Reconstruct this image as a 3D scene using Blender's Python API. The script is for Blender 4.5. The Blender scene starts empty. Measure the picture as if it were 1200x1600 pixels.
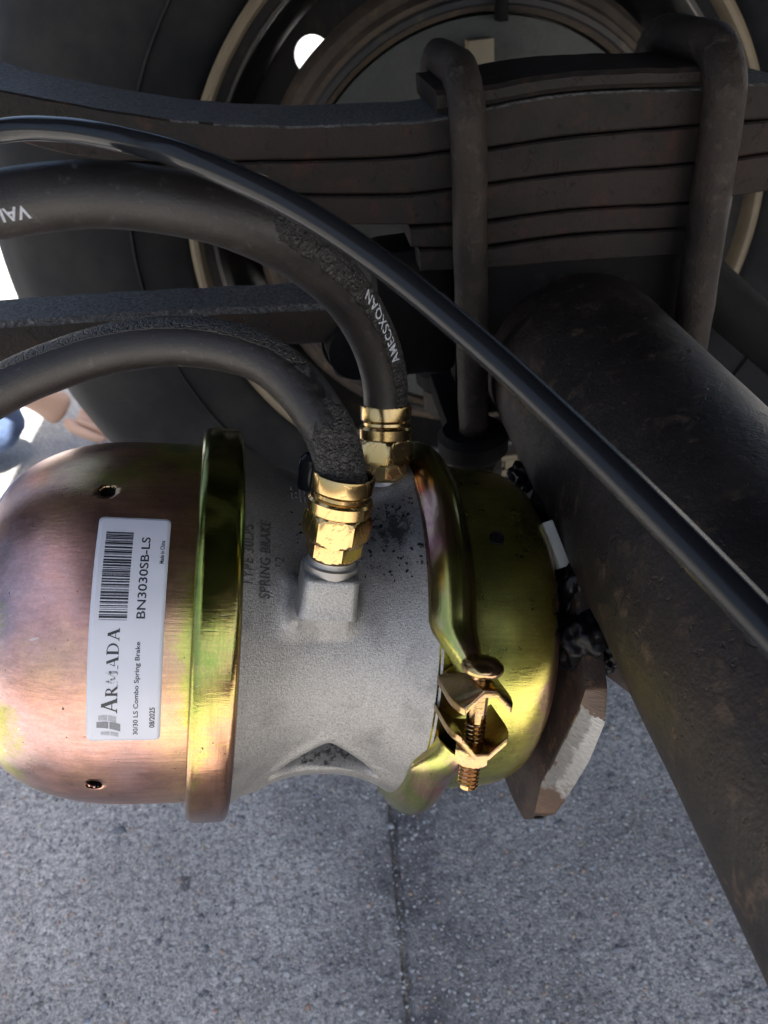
import bpy, bmesh, math, random
import numpy as np
from mathutils import Vector, Matrix, noise
from mathutils.geometry import tessellate_polygon

rnd = random.Random(7)
scene = bpy.context.scene
COL = scene.collection
H = 0.745                      # camera height above the concrete, metres

# ------------------------------------------------------------------ camera
CAMROT = Matrix(((0.98987836, 0.13854227, -0.03077135),
                 (-0.10560654, 0.57423553, -0.81185024),
                 (-0.09480558, 0.80688264, 0.58305430)))
cam_d = bpy.data.cameras.new('camera')
cam = bpy.data.objects.new('camera', cam_d)
COL.objects.link(cam)
cam.matrix_world = Matrix.Translation((0, 0, H)) @ CAMROT.to_4x4()
cam_d.sensor_fit = 'VERTICAL'
cam_d.sensor_height = 36.0
cam_d.sensor_width = 27.0
cam_d.lens = 36.0 * 1230.0 / 1600.0
cam_d.clip_start = 0.01
cam_d.clip_end = 500
cam_d.dof.use_dof = True
cam_d.dof.focus_distance = 0.36
cam_d.dof.aperture_fstop = 14.0
scene.camera = cam

# ------------------------------------------------------------------ world, sun, exposure
SUN_EL, SUN_AZ = 66.0, 215.0     # azimuth measured from +Y (outboard) towards -X
world = bpy.data.worlds.new('World')
scene.world = world
world.use_nodes = True
wn = world.node_tree
bg = wn.nodes['Background']
sky = wn.nodes.new('ShaderNodeTexSky')
sky.sky_type = 'NISHITA'
sky.sun_disc = False
sky.dust_density = 5.0
sky.ozone_density = 0.8
sky.air_density = 1.0
sky.sun_elevation = math.radians(SUN_EL)
sky.sun_rotation = math.radians(-SUN_AZ)
wn.links.new(sky.outputs[0], bg.inputs[0])
bg.inputs[1].default_value = 0.07
sl = bpy.data.lights.new('sun', 'SUN')
sl.energy = 5.0
sl.angle = math.radians(0.53)
sl.color = (1.0, 0.95, 0.88)
so = bpy.data.objects.new('sun', sl)
COL.objects.link(so)
e_, a_ = math.radians(SUN_EL), math.radians(SUN_AZ)
sdir = Vector((-math.sin(a_) * math.cos(e_), math.cos(a_) * math.cos(e_), math.sin(e_)))
so.rotation_euler = sdir.to_track_quat('Z', 'Y').to_euler()
so.location = sdir * 6
scene.view_settings.view_transform = 'Standard'
scene.view_settings.look = 'None'
scene.view_settings.exposure = 2.27
scene.view_settings.gamma = 1.0

# ------------------------------------------------------------------ surveying helpers (camera calibration -> world points)
W3 = np.array([[0.98987836, 0.13854227, 0.03077135],
               [-0.10560654, 0.57423553, 0.81185024],
               [-0.09480558, 0.80688264, -0.5830543]])
def ray(u, v):
    return W3 @ np.array([(u - 600) / 1230.0, (800 - v) / 1230.0, 1.0])
def on_y(u, v, y):
    d = ray(u, v); p = d * (y / d[1]); return Vector((p[0], p[1], p[2] + H))
def at(u, v, depth):
    p = ray(u, v) * depth; return Vector((p[0], p[1], p[2] + H))

# ------------------------------------------------------------------ object helpers
def link(name, me, mat=None, parent=None, smooth=None):
    o = bpy.data.objects.new(name, me)
    COL.objects.link(o)
    if mat is not None:
        for m in (mat if isinstance(mat, (list, tuple)) else [mat]):
            me.materials.append(m)
    if smooth is not None:
        for p in me.polygons: p.use_smooth = True
        if smooth < 180:
            me.set_sharp_from_angle(angle=math.radians(smooth))
    if parent is not None: o.parent = parent
    return o
def mesh(name, verts, faces):
    me = bpy.data.meshes.new(name)
    me.from_pydata([tuple(v) for v in verts], [], faces)
    me.update()
    return me
def make(name, verts, faces, mat, parent=None, smooth=35, bevel=0, seg=2):
    bm = bmesh.new()
    vs = [bm.verts.new(tuple(v)) for v in verts]
    for f in faces:
        try: bm.faces.new([vs[i] for i in f])
        except ValueError: pass
    return finish(name, bm, mat, parent, smooth, bevel, seg)
def finish(name, bm, mat, parent=None, smooth=35, bevel=0, seg=2, weld=False):
    if weld: bmesh.ops.remove_doubles(bm, verts=bm.verts, dist=1e-6)
    bmesh.ops.recalc_face_normals(bm, faces=bm.faces)
    if bevel > 0:
        ed = [e for e in bm.edges if len(e.link_faces) == 2 and e.calc_face_angle(0) > math.radians(28)]
        if ed:
            bmesh.ops.bevel(bm, geom=ed, offset=bevel, segments=seg, affect='EDGES', profile=0.6, clamp_overlap=True)
    me = bpy.data.meshes.new(name)
    bm.to_mesh(me); bm.free()
    return link(name, me, mat, parent, smooth)
def empty(name, loc=(0, 0, 0), label=None, cat=None, group=None, mw=None):
    o = bpy.data.objects.new(name, None)
    COL.objects.link(o)
    o.empty_display_size = 0.05
    if mw is not None: o.matrix_world = mw
    else: o.location = loc
    if label: o['label'] = label
    if cat: o['category'] = cat
    if group: o['group'] = group
    return o
def tag(o, label, cat, group=None):
    o['label'] = label; o['category'] = cat
    if group: o['group'] = group
    return o
def frame_mat(loc, x, y, z):
    return Matrix(((x[0], y[0], z[0], loc[0]), (x[1], y[1], z[1], loc[1]), (x[2], y[2], z[2], loc[2]), (0, 0, 0, 1)))
def frame_z(loc, z, hint=Vector((1, 0, 0))):
    z = Vector(z).normalized(); y = z.cross(hint).normalized(); x = y.cross(z).normalized()
    return frame_mat(loc, x, y, z)

def lathe(name, prof, mat, parent=None, n=128, axis='X', smooth=35, closed=False, mw=None, a0=0.0, a1=360.0, rough=0.0, seed=0):
    """prof: (axial, radius) pairs swept round the axis."""
    vs, fs = [], []
    full = abs(a1 - a0 - 360) < 1e-6
    m = n if full else n + 1
    for j in range(m):
        t = math.radians(a0 + (a1 - a0) * j / n)
        for s, r in prof:
            rr = r
            if rough: rr += rough * noise.noise(Vector((s * 40 + seed, math.cos(t) * r * 40, math.sin(t) * r * 40)))
            c, d = rr * math.cos(t), rr * math.sin(t)
            vs.append({'X': (s, -d, c), 'Y': (d, s, c), 'Z': (c, d, s)}[axis])
    k = len(prof)
    for j in range(n):
        j2 = (j + 1) % m
        for i in range(k - 1 if not closed else k):
            i2 = (i + 1) % k
            fs.append((j * k + i, j * k + i2, j2 * k + i2, j2 * k + i))
    if mw is not None: vs = [mw @ Vector(v) for v in vs]
    bm = bmesh.new()
    bv = [bm.verts.new(v) for v in vs]
    for f in fs:
        try: bm.faces.new([bv[i] for i in f])
        except ValueError: pass
    bmesh.ops.remove_doubles(bm, verts=bm.verts, dist=2e-6)
    return finish(name, bm, mat, parent, smooth)

def catmull(pts, n=12):
    out = []
    P = [pts[0] * 2 - pts[1]] + list(pts) + [pts[-1] * 2 - pts[-2]]
    for i in range(1, len(P) - 2):
        for k in range(n):
            t = k / n
            out.append(0.5 * ((2 * P[i]) + (P[i + 1] - P[i - 1]) * t + (2 * P[i - 1] - 5 * P[i] + 4 * P[i + 1] - P[i + 2]) * t * t
                              + (3 * P[i] - P[i - 1] - 3 * P[i + 1] + P[i + 2]) * t ** 3))
    out.append(P[-2])
    return out
def frames(path):
    """rotation-minimising frames"""
    T = [(path[min(i + 1, len(path) - 1)] - path[max(i - 1, 0)]).normalized() for i in range(len(path))]
    N = [T[0].cross(Vector((0, 0.2, 1))).normalized().cross(T[0]).normalized()]
    for i in range(1, len(path)):
        nn = N[-1] - T[i] * N[-1].dot(T[i])
        N.append(nn.normalized())
    return T, N, [T[i].cross(N[i]) for i in range(len(path))]
def tube(name, path, rad, mat, parent=None, n=32, caps=True, fn=None, smooth=60, wear=None):
    T, N, B = frames(path)
    vs, fs = [], []
    L = [0]
    for i in range(1, len(path)): L.append(L[-1] + (path[i] - path[i - 1]).length)
    for i, p in enumerate(path):
        for j in range(n):
            a = 2 * math.pi * j / n
            r = rad(L[i]) if callable(rad) else rad
            q = N[i] * math.cos(a) + B[i] * math.sin(a)
            if fn: r += fn(p + q * r, i / (len(path) - 1), a) * (min(1.0, 0.12 + 1.6 * wear(i / (len(path) - 1), q)) if wear else 1.0)
            vs.append(p + q * r)
    for i in range(len(path) - 1):
        for j in range(n):
            fs.append((i * n + j, i * n + (j + 1) % n, (i + 1) * n + (j + 1) % n, (i + 1) * n + j))
    if caps:
        fs.append(tuple(range(n))[::-1]); fs.append(tuple((len(path) - 1) * n + j for j in range(n)))
    me = mesh(name, vs, fs)
    if wear:
        at_ = me.attributes.new('wear', 'FLOAT', 'POINT')
        w_ = []
        for i, p in enumerate(path):
            for j in range(n):
                a = 2 * math.pi * j / n
                w_.append(wear(i / (len(path) - 1), (N[i] * math.cos(a) + B[i] * math.sin(a))))
        w_ += [0.0] * (len(vs) - len(w_))
        at_.data.foreach_set('value', w_)
    return link(name, me, mat, parent, smooth)

def prism(name, outer, depth, mat, parent=None, holes=(), mw=None, bevel=0, smooth=35, outer2=None, uneven=None):
    """polygon in local XY extruded to +Z depth, with holes; outer2 gives a different far outline"""
    bm = bmesh.new()
    loops = [list(outer)] + [list(h) for h in holes]
    flat = [p for lp in loops for p in lp]
    loops2 = [list(outer2) if outer2 else list(outer)] + [list(h) for h in holes]
    flat2 = [p for lp in loops2 for p in lp]
    tri = tessellate_polygon([[Vector((p[0], p[1], 0)) for p in lp] for lp in loops])
    b = [bm.verts.new((p[0], p[1], 0)) for p in flat]
    t = [bm.verts.new((p[0], p[1], depth)) for p in flat2]
    for f in tri:
        try:
            bm.faces.new([b[i] for i in f]); bm.faces.new([t[i] for i in reversed(f)])
        except ValueError: pass
    k = 0
    for lp in loops:
        m = len(lp)
        for i in range(m):
            i0, i1 = k + i, k + (i + 1) % m
            try: bm.faces.new([b[i0], b[i1], t[i1], t[i0]])
            except ValueError: pass
        k += m
    bmesh.ops.dissolve_limit(bm, angle_limit=0.001, verts=bm.verts, edges=bm.edges) if not holes else None
    if mw is not None: bmesh.ops.transform(bm, matrix=mw, verts=bm.verts)
    return finish(name, bm, mat, parent, smooth, bevel)

def box(name, lo, hi, mat, parent=None, bevel=0.002, mw=None):
    (x0, y0, z0), (x1, y1, z1) = lo, hi
    return prism(name, [(x0, y0), (x1, y0), (x1, y1), (x0, y1)], z1 - z0, mat, parent,
                 mw=(mw or Matrix()) @ Matrix.Translation((0, 0, z0)), bevel=bevel)

def hexnut(name, flat_r, z0, z1, mat, parent, mw, hole=0.0, cham=0.0016, rot=0.0, corner_cut=0.94):
    """hexagon with turned chamfers: radius is the smaller of the hexagon and a cone"""
    n = 72
    zs = [z0, z0 + cham * 0.5, z0 + cham, (z0 + z1) / 2, z1 - cham, z1 - cham * 0.5, z1]
    vs, fs = [], []
    R = flat_r / math.cos(math.pi / 6)
    for z in zs:
        dz = min(z - z0, z1 - z)
        cone = flat_r * 0.985 + (R - flat_r * 0.985) * min(1, dz / cham) * 1.0
        for j in range(n):
            a = 2 * math.pi * j / n
            hx = flat_r / math.cos(((a + rot) % (math.pi / 3)) - math.pi / 6)
            r = min(hx, cone)
            vs.append(mw @ Vector((r * math.cos(a), r * math.sin(a), z)))
    for i in range(len(zs) - 1):
        for j in range(n):
            fs.append((i * n + j, i * n + (j + 1) % n, (i + 1) * n + (j + 1) % n, (i + 1) * n + j))
    fs.append(tuple(range(n))[::-1]); fs.append(tuple((len(zs) - 1) * n + j for j in range(n)))
    return make(name, vs, fs, mat, parent, smooth=22)

# ------------------------------------------------------------------ material helpers
class NT:
    def __init__(s, name):
        s.m = bpy.data.materials.new(name); s.m.use_nodes = True
        s.t = s.m.node_tree; s.b = s.t.nodes['Principled BSDF']
        s.tc = s.t.nodes.new('ShaderNodeTexCoord')
        s.co = s.tc.outputs['Object']
    def n(s, ty, **kw):
        x = s.t.nodes.new('ShaderNode' + ty)
        for k, v in kw.items():
            if k in x.inputs: x.inputs[k].default_value = v
            else: setattr(x, k, v)
        return x
    def l(s, a, b): s.t.links.new(a, b)
    def map(s, scale=(1, 1, 1), rot=(0, 0, 0), loc=(0, 0, 0)):
        x = s.n('Mapping'); x.inputs['Scale'].default_value = scale; x.inputs['Rotation'].default_value = rot
        x.inputs['Location'].default_value = loc
        s.l(s.co, x.inputs[0]); return x.outputs[0]
    def noise(s, scale, detail=4, rough=0.55, vec=None, dist=0.0):
        x = s.n('TexNoise'); x.inputs['Scale'].default_value = scale; x.inputs['Detail'].default_value = detail
        x.inputs['Roughness'].default_value = rough; x.inputs['Distortion'].default_value = dist
        s.l(vec if vec is not None else s.co, x.inputs['Vector']); return x.outputs['Fac']
    def vor(s, scale, feature='F1', out='Distance', vec=None, rand=1.0):
        x = s.n('TexVoronoi'); x.feature = feature; x.inputs['Scale'].default_value = scale
        x.inputs['Randomness'].default_value = rand
        s.l(vec if vec is not None else s.co, x.inputs['Vector']); return x.outputs[out]
    def ramp(s, fac, stops, interp='LINEAR'):
        x = s.n('ValToRGB'); x.color_ramp.interpolation = interp
        el = x.color_ramp.elements
        while len(el) < len(stops): el.new(0.5)
        for e, (p, c) in zip(el, stops):
            e.position = p; e.color = (c[0], c[1], c[2], 1) if not isinstance(c, (int, float)) else (c, c, c, 1)
        s.l(fac, x.inputs[0]); return x.outputs[0]
    def math(s, op, a, b=None, c=None, clamp=False):
        x = s.n('Math'); x.operation = op; x.use_clamp = clamp
        for i, q in enumerate((a, b, c)):
            if q is None: continue
            if isinstance(q, (int, float)): x.inputs[i].default_value = q
            else: s.l(q, x.inputs[i])
        return x.outputs[0]
    def mix(s, fac, a, b, mode='MIX'):
        x = s.n('Mix'); x.data_type = 'RGBA'; x.blend_type = mode
        for k, q in ((0, fac), (6, a), (7, b)):
            if isinstance(q, (int, float)): x.inputs[k].default_value = q
            elif isinstance(q, tuple): x.inputs[k].default_value = (q[0], q[1], q[2], 1)
            else: s.l(q, x.inputs[k])
        return x.outputs[2]
    def bump(s, h, strength=0.5, dist=0.001, prev=None):
        x = s.n('Bump'); x.inputs['Strength'].default_value = strength; x.inputs['Distance'].default_value = dist
        s.l(h, x.inputs['Height'])
        if prev is not None: s.l(prev, x.inputs['Normal'])
        s.l(x.outputs[0], s.b.inputs['Normal']); return x.outputs[0]
    def set(s, **kw):
        for k, v in kw.items():
            k = {'base': 'Base Color', 'rough': 'Roughness', 'metal': 'Metallic', 'spec': 'Specular IOR Level', 'coat': 'Coat Weight',
                 'coatr': 'Coat Roughness', 'aniso': 'Anisotropic'}[k]
            i = s.b.inputs[k]
            if isinstance(v, tuple): i.default_value = (v[0], v[1], v[2], 1)
            elif isinstance(v, (int, float)): i.default_value = v
            else: s.l(v, i)
        return s
def plain(name, c, rough=0.5, metal=0.0, var=0.25, scale=60, bump=0.15):
    q = NT(name)
    f = q.noise(scale, 5)
    q.set(base=q.mix(f, tuple(x * (1 - var) for x in c), tuple(min(1, x * (1 + var)) for x in c)), rough=rough, metal=metal)
    if bump: q.bump(q.noise(scale * 8, 4), bump, 0.0006)
    return q.m

PINK = (0.60, 0.37, 0.34); SALM = (0.66, 0.42, 0.29); GOLD = (0.68, 0.52, 0.19); YEL = (0.60, 0.57, 0.14)
YG = (0.46, 0.50, 0.14); GRN = (0.22, 0.38, 0.15); MAG = (0.45, 0.16, 0.22); OLV = (0.42, 0.40, 0.12)
def zinc(name, stops, gx, offs, nscale=11, namp=0.5, ga=0.0, rough=0.30, streak=(6, 6, 6), draw=(0.12, 1.8, 1.8)):
    """yellow-passivated zinc: interference colours drift with plating thickness over the part"""
    q = NT(name)
    sep = q.n('SeparateXYZ'); q.l(q.co, sep.inputs[0])
    nz = q.noise(nscale, 2.5, 0.5, dist=0.4)
    fac = q.math('MULTIPLY_ADD', nz, namp, offs - 0.5 * namp)
    fac = q.math('MULTIPLY_ADD', sep.outputs[0], gx, fac)
    ang = q.math('ARCTAN2', q.math('MULTIPLY', sep.outputs[1], -1.0), sep.outputs[2])
    fac = q.math('MULTIPLY_ADD', ang, ga, fac)
    fine = q.noise(90, 4, 0.6, vec=q.map(streak))
    mid = q.noise(nscale * 3.3, 3, 0.6, dist=0.8)
    fac = q.math('MULTIPLY_ADD', mid, 0.30, q.math('ADD', fac, -0.15))
    fac = q.math('MULTIPLY_ADD', fine, 0.20, q.math('ADD', fac, -0.10))
    lw = q.n('LayerWeight'); lw.inputs[0].default_value = 0.35
    fac = q.math('MULTIPLY_ADD', lw.outputs['Facing'], 0.07, fac)
    col = q.ramp(fac, stops)
    sp = q.noise(900, 2, 0.7)
    col = q.mix(0.22, col, q.ramp(sp, [(0.35, 0.35), (0.7, 1.0)]), 'MULTIPLY')
    dl = q.noise(300, 4, 0.75, vec=q.map(draw))
    col = q.mix(0.42, col, q.ramp(dl, [(0.32, 0.50), (0.66, 1.0)]), 'MULTIPLY')
    cloud = q.noise(30, 5, 0.7)
    col = q.mix(0.8, col, q.ramp(cloud, [(0.30, 0.55), (0.60, 1.0)]), 'MULTIPLY')
    scr = q.ramp(q.noise(210, 2, 0.4, vec=q.map((0.25, 3.5, 0.7), rot=(0.5, 0.3, 0.8))), [(0.74, 0.0), (0.77, 1.0)])
    col = q.mix(q.math('MULTIPLY', scr, 0.35), col, (0.75, 0.72, 0.62))
    # dark handling specks
    dk = q.ramp(q.noise(260, 3, 0.7), [(0.27, 0.0), (0.31, 1.0)])
    col = q.mix(1.0, col, dk, 'MULTIPLY') if False else q.mix(q.math('SUBTRACT', 1.0, dk), col, (0.06, 0.05, 0.04))
    rg = q.math('MULTIPLY_ADD', q.noise(60, 5, 0.6), 0.22, rough - 0.1)
    q.set(base=col, metal=1.0, rough=rg)
    br = q.noise(520, 3, 0.6, vec=q.map((0.25, 1.6, 1.6)))
    q.bump(q.math('ADD', br, dl), 0.18, 0.0004)
    return q.m

M = {}
M['zinc_cap'] = zinc('zinc_cap', [(0.0, OLV), (0.10, (0.55, 0.38, 0.37)), (0.25, (0.62, 0.36, 0.31)), (0.42, (0.70, 0.42, 0.27)), (0.53, (0.66, 0.47, 0.23)), (0.60, YEL), (0.68, YG), (0.78, GRN), (0.88, OLV), (1.0, GOLD)],
                     gx=5.6, offs=0.66, nscale=14, namp=0.95, ga=-0.10)
M['zinc_ring'] = zinc('zinc_ring', [(0.0, (0.13, 0.30, 0.10)), (0.22, (0.26, 0.27, 0.08)), (0.40, (0.33, 0.42, 0.09)), (0.54, (0.52, 0.42, 0.14)), (0.64, (0.58, 0.32, 0.19)), (0.82, (0.52, 0.28, 0.22)), (1.0, MAG)],
                      gx=6, offs=0.15, nscale=21, namp=0.36, ga=0.27, rough=0.17, streak=(0.7, 12, 12), draw=(3.0, 0.15, 0.15))
M['zinc_clamp'] = zinc('zinc_clamp', [(0.0, MAG), (0.14, SALM), (0.3, OLV), (0.42, YG), (0.55, SALM), (0.7, MAG), (0.82, GRN), (1.0, GOLD)],
                       gx=16, offs=-1.5, nscale=24, namp=0.8, ga=0.07, rough=0.20, streak=(14, 3, 3), draw=(3.0, 0.2, 0.2))
M['zinc_cup'] = zinc('zinc_cup', [(0.0, OLV), (0.2, YG), (0.42, YEL), (0.58, (0.72, 0.62, 0.16)), (0.7, SALM), (0.8, PINK), (0.9, YG), (1.0, YEL)],
                     gx=11, offs=-1.28, nscale=16, namp=0.5, rough=0.28)
M['zinc_bolt'] = zinc('zinc_bolt', [(0.0, (0.50, 0.36, 0.12)), (0.4, (0.66, 0.46, 0.20)), (0.62, (0.60, 0.36, 0.22)), (0.8, GOLD), (1.0, OLV)], gx=2, offs=0.2, nscale=120, namp=0.9, rough=0.18)

q = NT('cast_aluminium')
g1 = q.ramp(q.noise(1150, 2, 0.8), [(0.30, 0.0), (0.70, 1.0)]); g2 = q.noise(24, 4, 0.6)
c = q.mix(g1, (0.14, 0.137, 0.13), (0.44, 0.435, 0.42))
c = q.mix(q.math('MULTIPLY', g2, 0.5), c, (0.30, 0.29, 0.28))
at_ = q.n('Attribute'); at_.attribute_name = 'dirt_dark'  # grime by the ports, plus painted shade in the underside hollow
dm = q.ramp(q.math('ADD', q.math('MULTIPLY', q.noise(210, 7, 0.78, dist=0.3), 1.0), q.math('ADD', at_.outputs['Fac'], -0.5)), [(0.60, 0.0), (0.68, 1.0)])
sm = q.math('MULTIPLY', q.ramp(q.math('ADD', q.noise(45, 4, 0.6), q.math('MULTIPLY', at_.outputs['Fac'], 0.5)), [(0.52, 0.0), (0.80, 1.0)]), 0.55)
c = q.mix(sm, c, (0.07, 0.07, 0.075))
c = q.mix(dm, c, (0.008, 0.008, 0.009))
q.set(base=c, metal=q.math('MULTIPLY_ADD', dm, -0.75, 0.75), rough=q.math('MULTIPLY_ADD', g1, 0.2, 0.38))
b1 = q.bump(g1, 0.45, 0.0004); q.bump(q.noise(180, 3), 0.15, 0.0008, b1)
M['cast'] = q.m

M['castletter'] = plain('cast_lettering_metal', (0.13, 0.128, 0.125), 0.35, 0.8, 0.3, 300, 0.2)
q = NT('brass')
c = q.mix(q.noise(35, 3), (0.44, 0.29, 0.11), (0.58, 0.41, 0.20))
sc = q.ramp(q.noise(260, 2, 0.5, vec=q.map((1, 6, 0.25), rot=(0.3, 0.5, 0.2))), [(0.62, 0.0), (0.68, 1.0)])
q.set(base=c, metal=1.0, rough=q.math('MULTIPLY_ADD', sc, 0.12, 0.20))
b1 = q.bump(q.noise(500, 2, 0.5, vec=q.map((1, 1, 9))), 0.03, 0.0003); q.bump(sc, 0.15, 0.0003, b1)
M['brass'] = q.m
M['steel'] = plain('dull_steel', (0.26, 0.25, 0.24), 0.45, 0.85, 0.25, 120, 0.2)

def rubber(name, amt, lo=0.50):
    q = NT(name)
    at_ = q.n('Attribute'); at_.attribute_name = 'wear'
    patch = q.ramp(q.math('ADD', q.math('MULTIPLY', q.noise(130, 5, 0.7), 0.9), q.math('ADD', at_.outputs['Fac'], -0.45)), [(0.42, 0.0), (0.52, 1.0)])
    wn_ = q.n('TexNoise'); wn_.inputs['Scale'].default_value = 260; q.l(q.co, wn_.inputs['Vector'])
    vm = q.n('VectorMath'); vm.operation = 'MULTIPLY_ADD'; q.l(wn_.outputs['Color'], vm.inputs[0]); vm.inputs[1].default_value = (0.004,) * 3; q.l(q.co, vm.inputs[2])
    wv = vm.outputs[0]
    crumb = q.vor(430, 'DISTANCE_TO_EDGE', vec=wv)
    cr = q.ramp(crumb, [(0.0, 0.0), (0.12, 1.0)])
    nn = q.noise(300, 5, 0.7)
    big = q.vor(150, 'DISTANCE_TO_EDGE', vec=wv)
    hh = q.math('MULTIPLY', q.math('ADD', q.math('ADD', cr, q.math('MULTIPLY', nn, 1.5)), q.ramp(big, [(0.0, 0.0), (0.10, 1.2)])), patch)
    base = q.mix(q.noise(26, 6, 0.65), (0.005, 0.005, 0.0055), (0.018, 0.015, 0.0135))
    base = q.mix(q.ramp(q.noise(240, 4, 0.7), [(0.60, 0.0), (0.72, 0.5)]), base, (0.07, 0.066, 0.062))
    base = q.mix(q.math('MULTIPLY', patch, 0.6), base, q.mix(nn, (0.003, 0.003, 0.003), (0.085, 0.08, 0.075)))
    q.set(base=base, rough=q.math('MULTIPLY_ADD', q.noise(60, 4, 0.6), 0.35, 0.22), spec=0.34)
    b = q.bump(hh, amt, 0.0016)
    q.bump(q.math('ADD', q.noise(1100, 3, 0.7), q.noise(150, 4, 0.6)), 0.35, 0.0006, b)
    return q.m
M['rubber1'] = rubber('cracked_rubber', 0.8, 0.50)
M['rubber2'] = rubber('crumbling_rubber', 0.9, 0.47)
q = NT('nylon_tube'); q.set(base=(0.010, 0.011, 0.013), rough=0.12, spec=0.18)
q.bump(q.noise(300, 2), 0.03, 0.0003); M['nylon'] = q.m
q = NT('hose_print'); q.set(base=q.mix(q.noise(900, 3), (0.10, 0.11, 0.13), (0.45, 0.48, 0.52)), rough=0.7); M['hoseprint'] = q.m

def rusty(name, a, b, c, rough=0.6, bump=0.5, sc=1.0, met=0.15, spec=0.2, crack=0.35):
    q = NT(name)
    f1 = q.noise(14 * sc, 6, 0.65); f2 = q.noise(70 * sc, 5, 0.7); f3 = q.noise(420 * sc, 4, 0.7)
    col = q.mix(q.ramp(f1, [(0.40, 0.0), (0.62, 1.0)]), a, b)
    col = q.mix(q.ramp(f2, [(0.55, 0.0), (0.70, 1.0)]), col, c)
    col = q.mix(0.5, col, q.ramp(f3, [(0.25, 0.45), (0.75, 1.0)]), 'MULTIPLY')
    q.set(base=col, rough=q.math('MULTIPLY_ADD', f2, 0.25, rough - 0.05), metal=met * 0.5, spec=spec)
    chips = q.ramp(q.noise(120 * sc, 3, 0.6), [(0.62, 0.0), (0.66, 1.0)])
    wx = q.n('TexNoise'); wx.inputs['Scale'].default_value = 60 * sc; q.l(q.co, wx.inputs['Vector'])
    wm = q.n('VectorMath'); wm.operation = 'MULTIPLY_ADD'; q.l(wx.outputs['Color'], wm.inputs[0]); wm.inputs[1].default_value = (0.02 / sc,) * 3; q.l(q.co, wm.inputs[2])
    cracks = q.ramp(q.vor(32 * sc, 'DISTANCE_TO_EDGE', vec=wm.outputs[0]), [(0.0, 0.0), (0.02, 1.0)])
    cm = q.math('MAXIMUM', cracks, q.ramp(q.noise(11 * sc, 2), [(0.54, 1.0), (0.62, 0.0)]))
    h = q.math('ADD', q.math('MULTIPLY', f3, 0.5), q.math('ADD', q.math('MULTIPLY', f2, 1.2), q.math('MULTIPLY', chips, -0.5)))
    h = q.math('ADD', h, q.math('MULTIPLY', cm, crack))
    q.bump(h, bump, 0.0018)
    return q.m
M['axle'] = rusty('axle_paint', (0.013, 0.011, 0.010), (0.030, 0.022, 0.018), (0.085, 0.055, 0.036), 0.42, 0.45, met=0.3, spec=0.35)
M['leaf'] = rusty('spring_steel', (0.009, 0.008, 0.007), (0.019, 0.013, 0.011), (0.034, 0.016, 0.012), 0.6, 0.55, crack=0.0, met=0.15)
M['ubolt'] = rusty('bolt_steel', (0.014, 0.011, 0.009), (0.030, 0.022, 0.018), (0.055, 0.045, 0.039), 0.5, 0.6, 1.6, met=0.3, crack=0.0)
M['black'] = rusty('black_paint', (0.0035, 0.0035, 0.004), (0.006, 0.006, 0.006), (0.014, 0.012, 0.011), 0.65, 0.3, met=0.0, spec=0.1)
M['brown'] = rusty('bracket_steel', (0.026, 0.019, 0.017), (0.055, 0.040, 0.033), (0.14, 0.078, 0.04), 0.42, 0.3, 2.0, met=0.4)
M['drum'] = rusty('drum_iron', (0.032, 0.027, 0.024), (0.065, 0.048, 0.035), (0.10, 0.07, 0.045), 0.7, 0.3, 0.6, met=0.1)
M['shield'] = rusty('shield_paint', (0.040, 0.045, 0.043), (0.055, 0.058, 0.052), (0.04, 0.04, 0.035), 0.6, 0.15, 0.5, met=0.0)
M['tan'] = plain('tan_paint', (0.12, 0.098, 0.062), 0.6, 0, 0.2, 40, 0.2)
M['pale'] = plain('pale_grey', (0.30, 0.31, 0.30), 0.6, 0, 0.15, 60, 0.1)
q = NT('crusty_black')
f = q.ramp(q.noise(420, 4, 0.8), [(0.38, 0.0), (0.62, 1.0)])
q.set(base=q.mix(f, (0.012, 0.012, 0.013), (0.17, 0.17, 0.175)), rough=0.5)
b = q.bump(f, 1.0, 0.0022); q.bump(q.noise(90, 3), 0.4, 0.002, b); M['crusty'] = q.m
q = NT('ground_steel')
st = q.noise(420, 2, 0.5, vec=q.map((0.35, 1, 3.5)))
sp_ = q.n('SeparateXYZ'); q.l(q.co, sp_.inputs[0])
nn_ = q.noise(95, 4, 0.7)
m1 = q.ramp(q.math('ADD', q.math('MULTIPLY', sp_.outputs[0], 190.0), q.math('MULTIPLY', nn_, 1.5)), [(0.86, 0.0), (0.92, 1.0)])
m2 = q.ramp(q.math('ADD', q.math('MULTIPLY', sp_.outputs[2], 14.0), q.math('ADD', nn_, 0.40)), [(0.26, 0.0), (0.44, 1.0)])
m3 = q.ramp(q.math('ADD', q.math('MULTIPLY', sp_.outputs[2], -45.0), q.math('ADD', nn_, 1.45)), [(0.88, 0.0), (0.93, 1.0)])
mk = q.math('MULTIPLY', q.math('MULTIPLY', m1, m2), m3)
sh_ = q.ramp(q.math('ADD', q.math('MULTIPLY', sp_.outputs[0], 60.0), q.math('MULTIPLY', nn_, 0.5)), [(0.52, 0.55), (0.60, 1.0)])
cc_ = q.mix(1.0, q.mix(st, (0.13, 0.13, 0.128), (0.40, 0.395, 0.385)), sh_, 'MULTIPLY')
q.set(base=q.mix(mk, q.mix(nn_, (0.022, 0.016, 0.013), (0.11, 0.055, 0.025)), cc_), rough=0.42, metal=q.math('MULTIPLY_ADD', mk, 0.5, 0.2))
q.bump(q.noise(300, 2, 0.5, vec=q.map((0.2, 1, 5))), 0.45, 0.0006); M['bright'] = q.m
M['rimedge'] = plain('rim_edge_cream', (0.15, 0.12, 0.08), 0.55, 0, 0.5, 25, 0.2)
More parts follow.
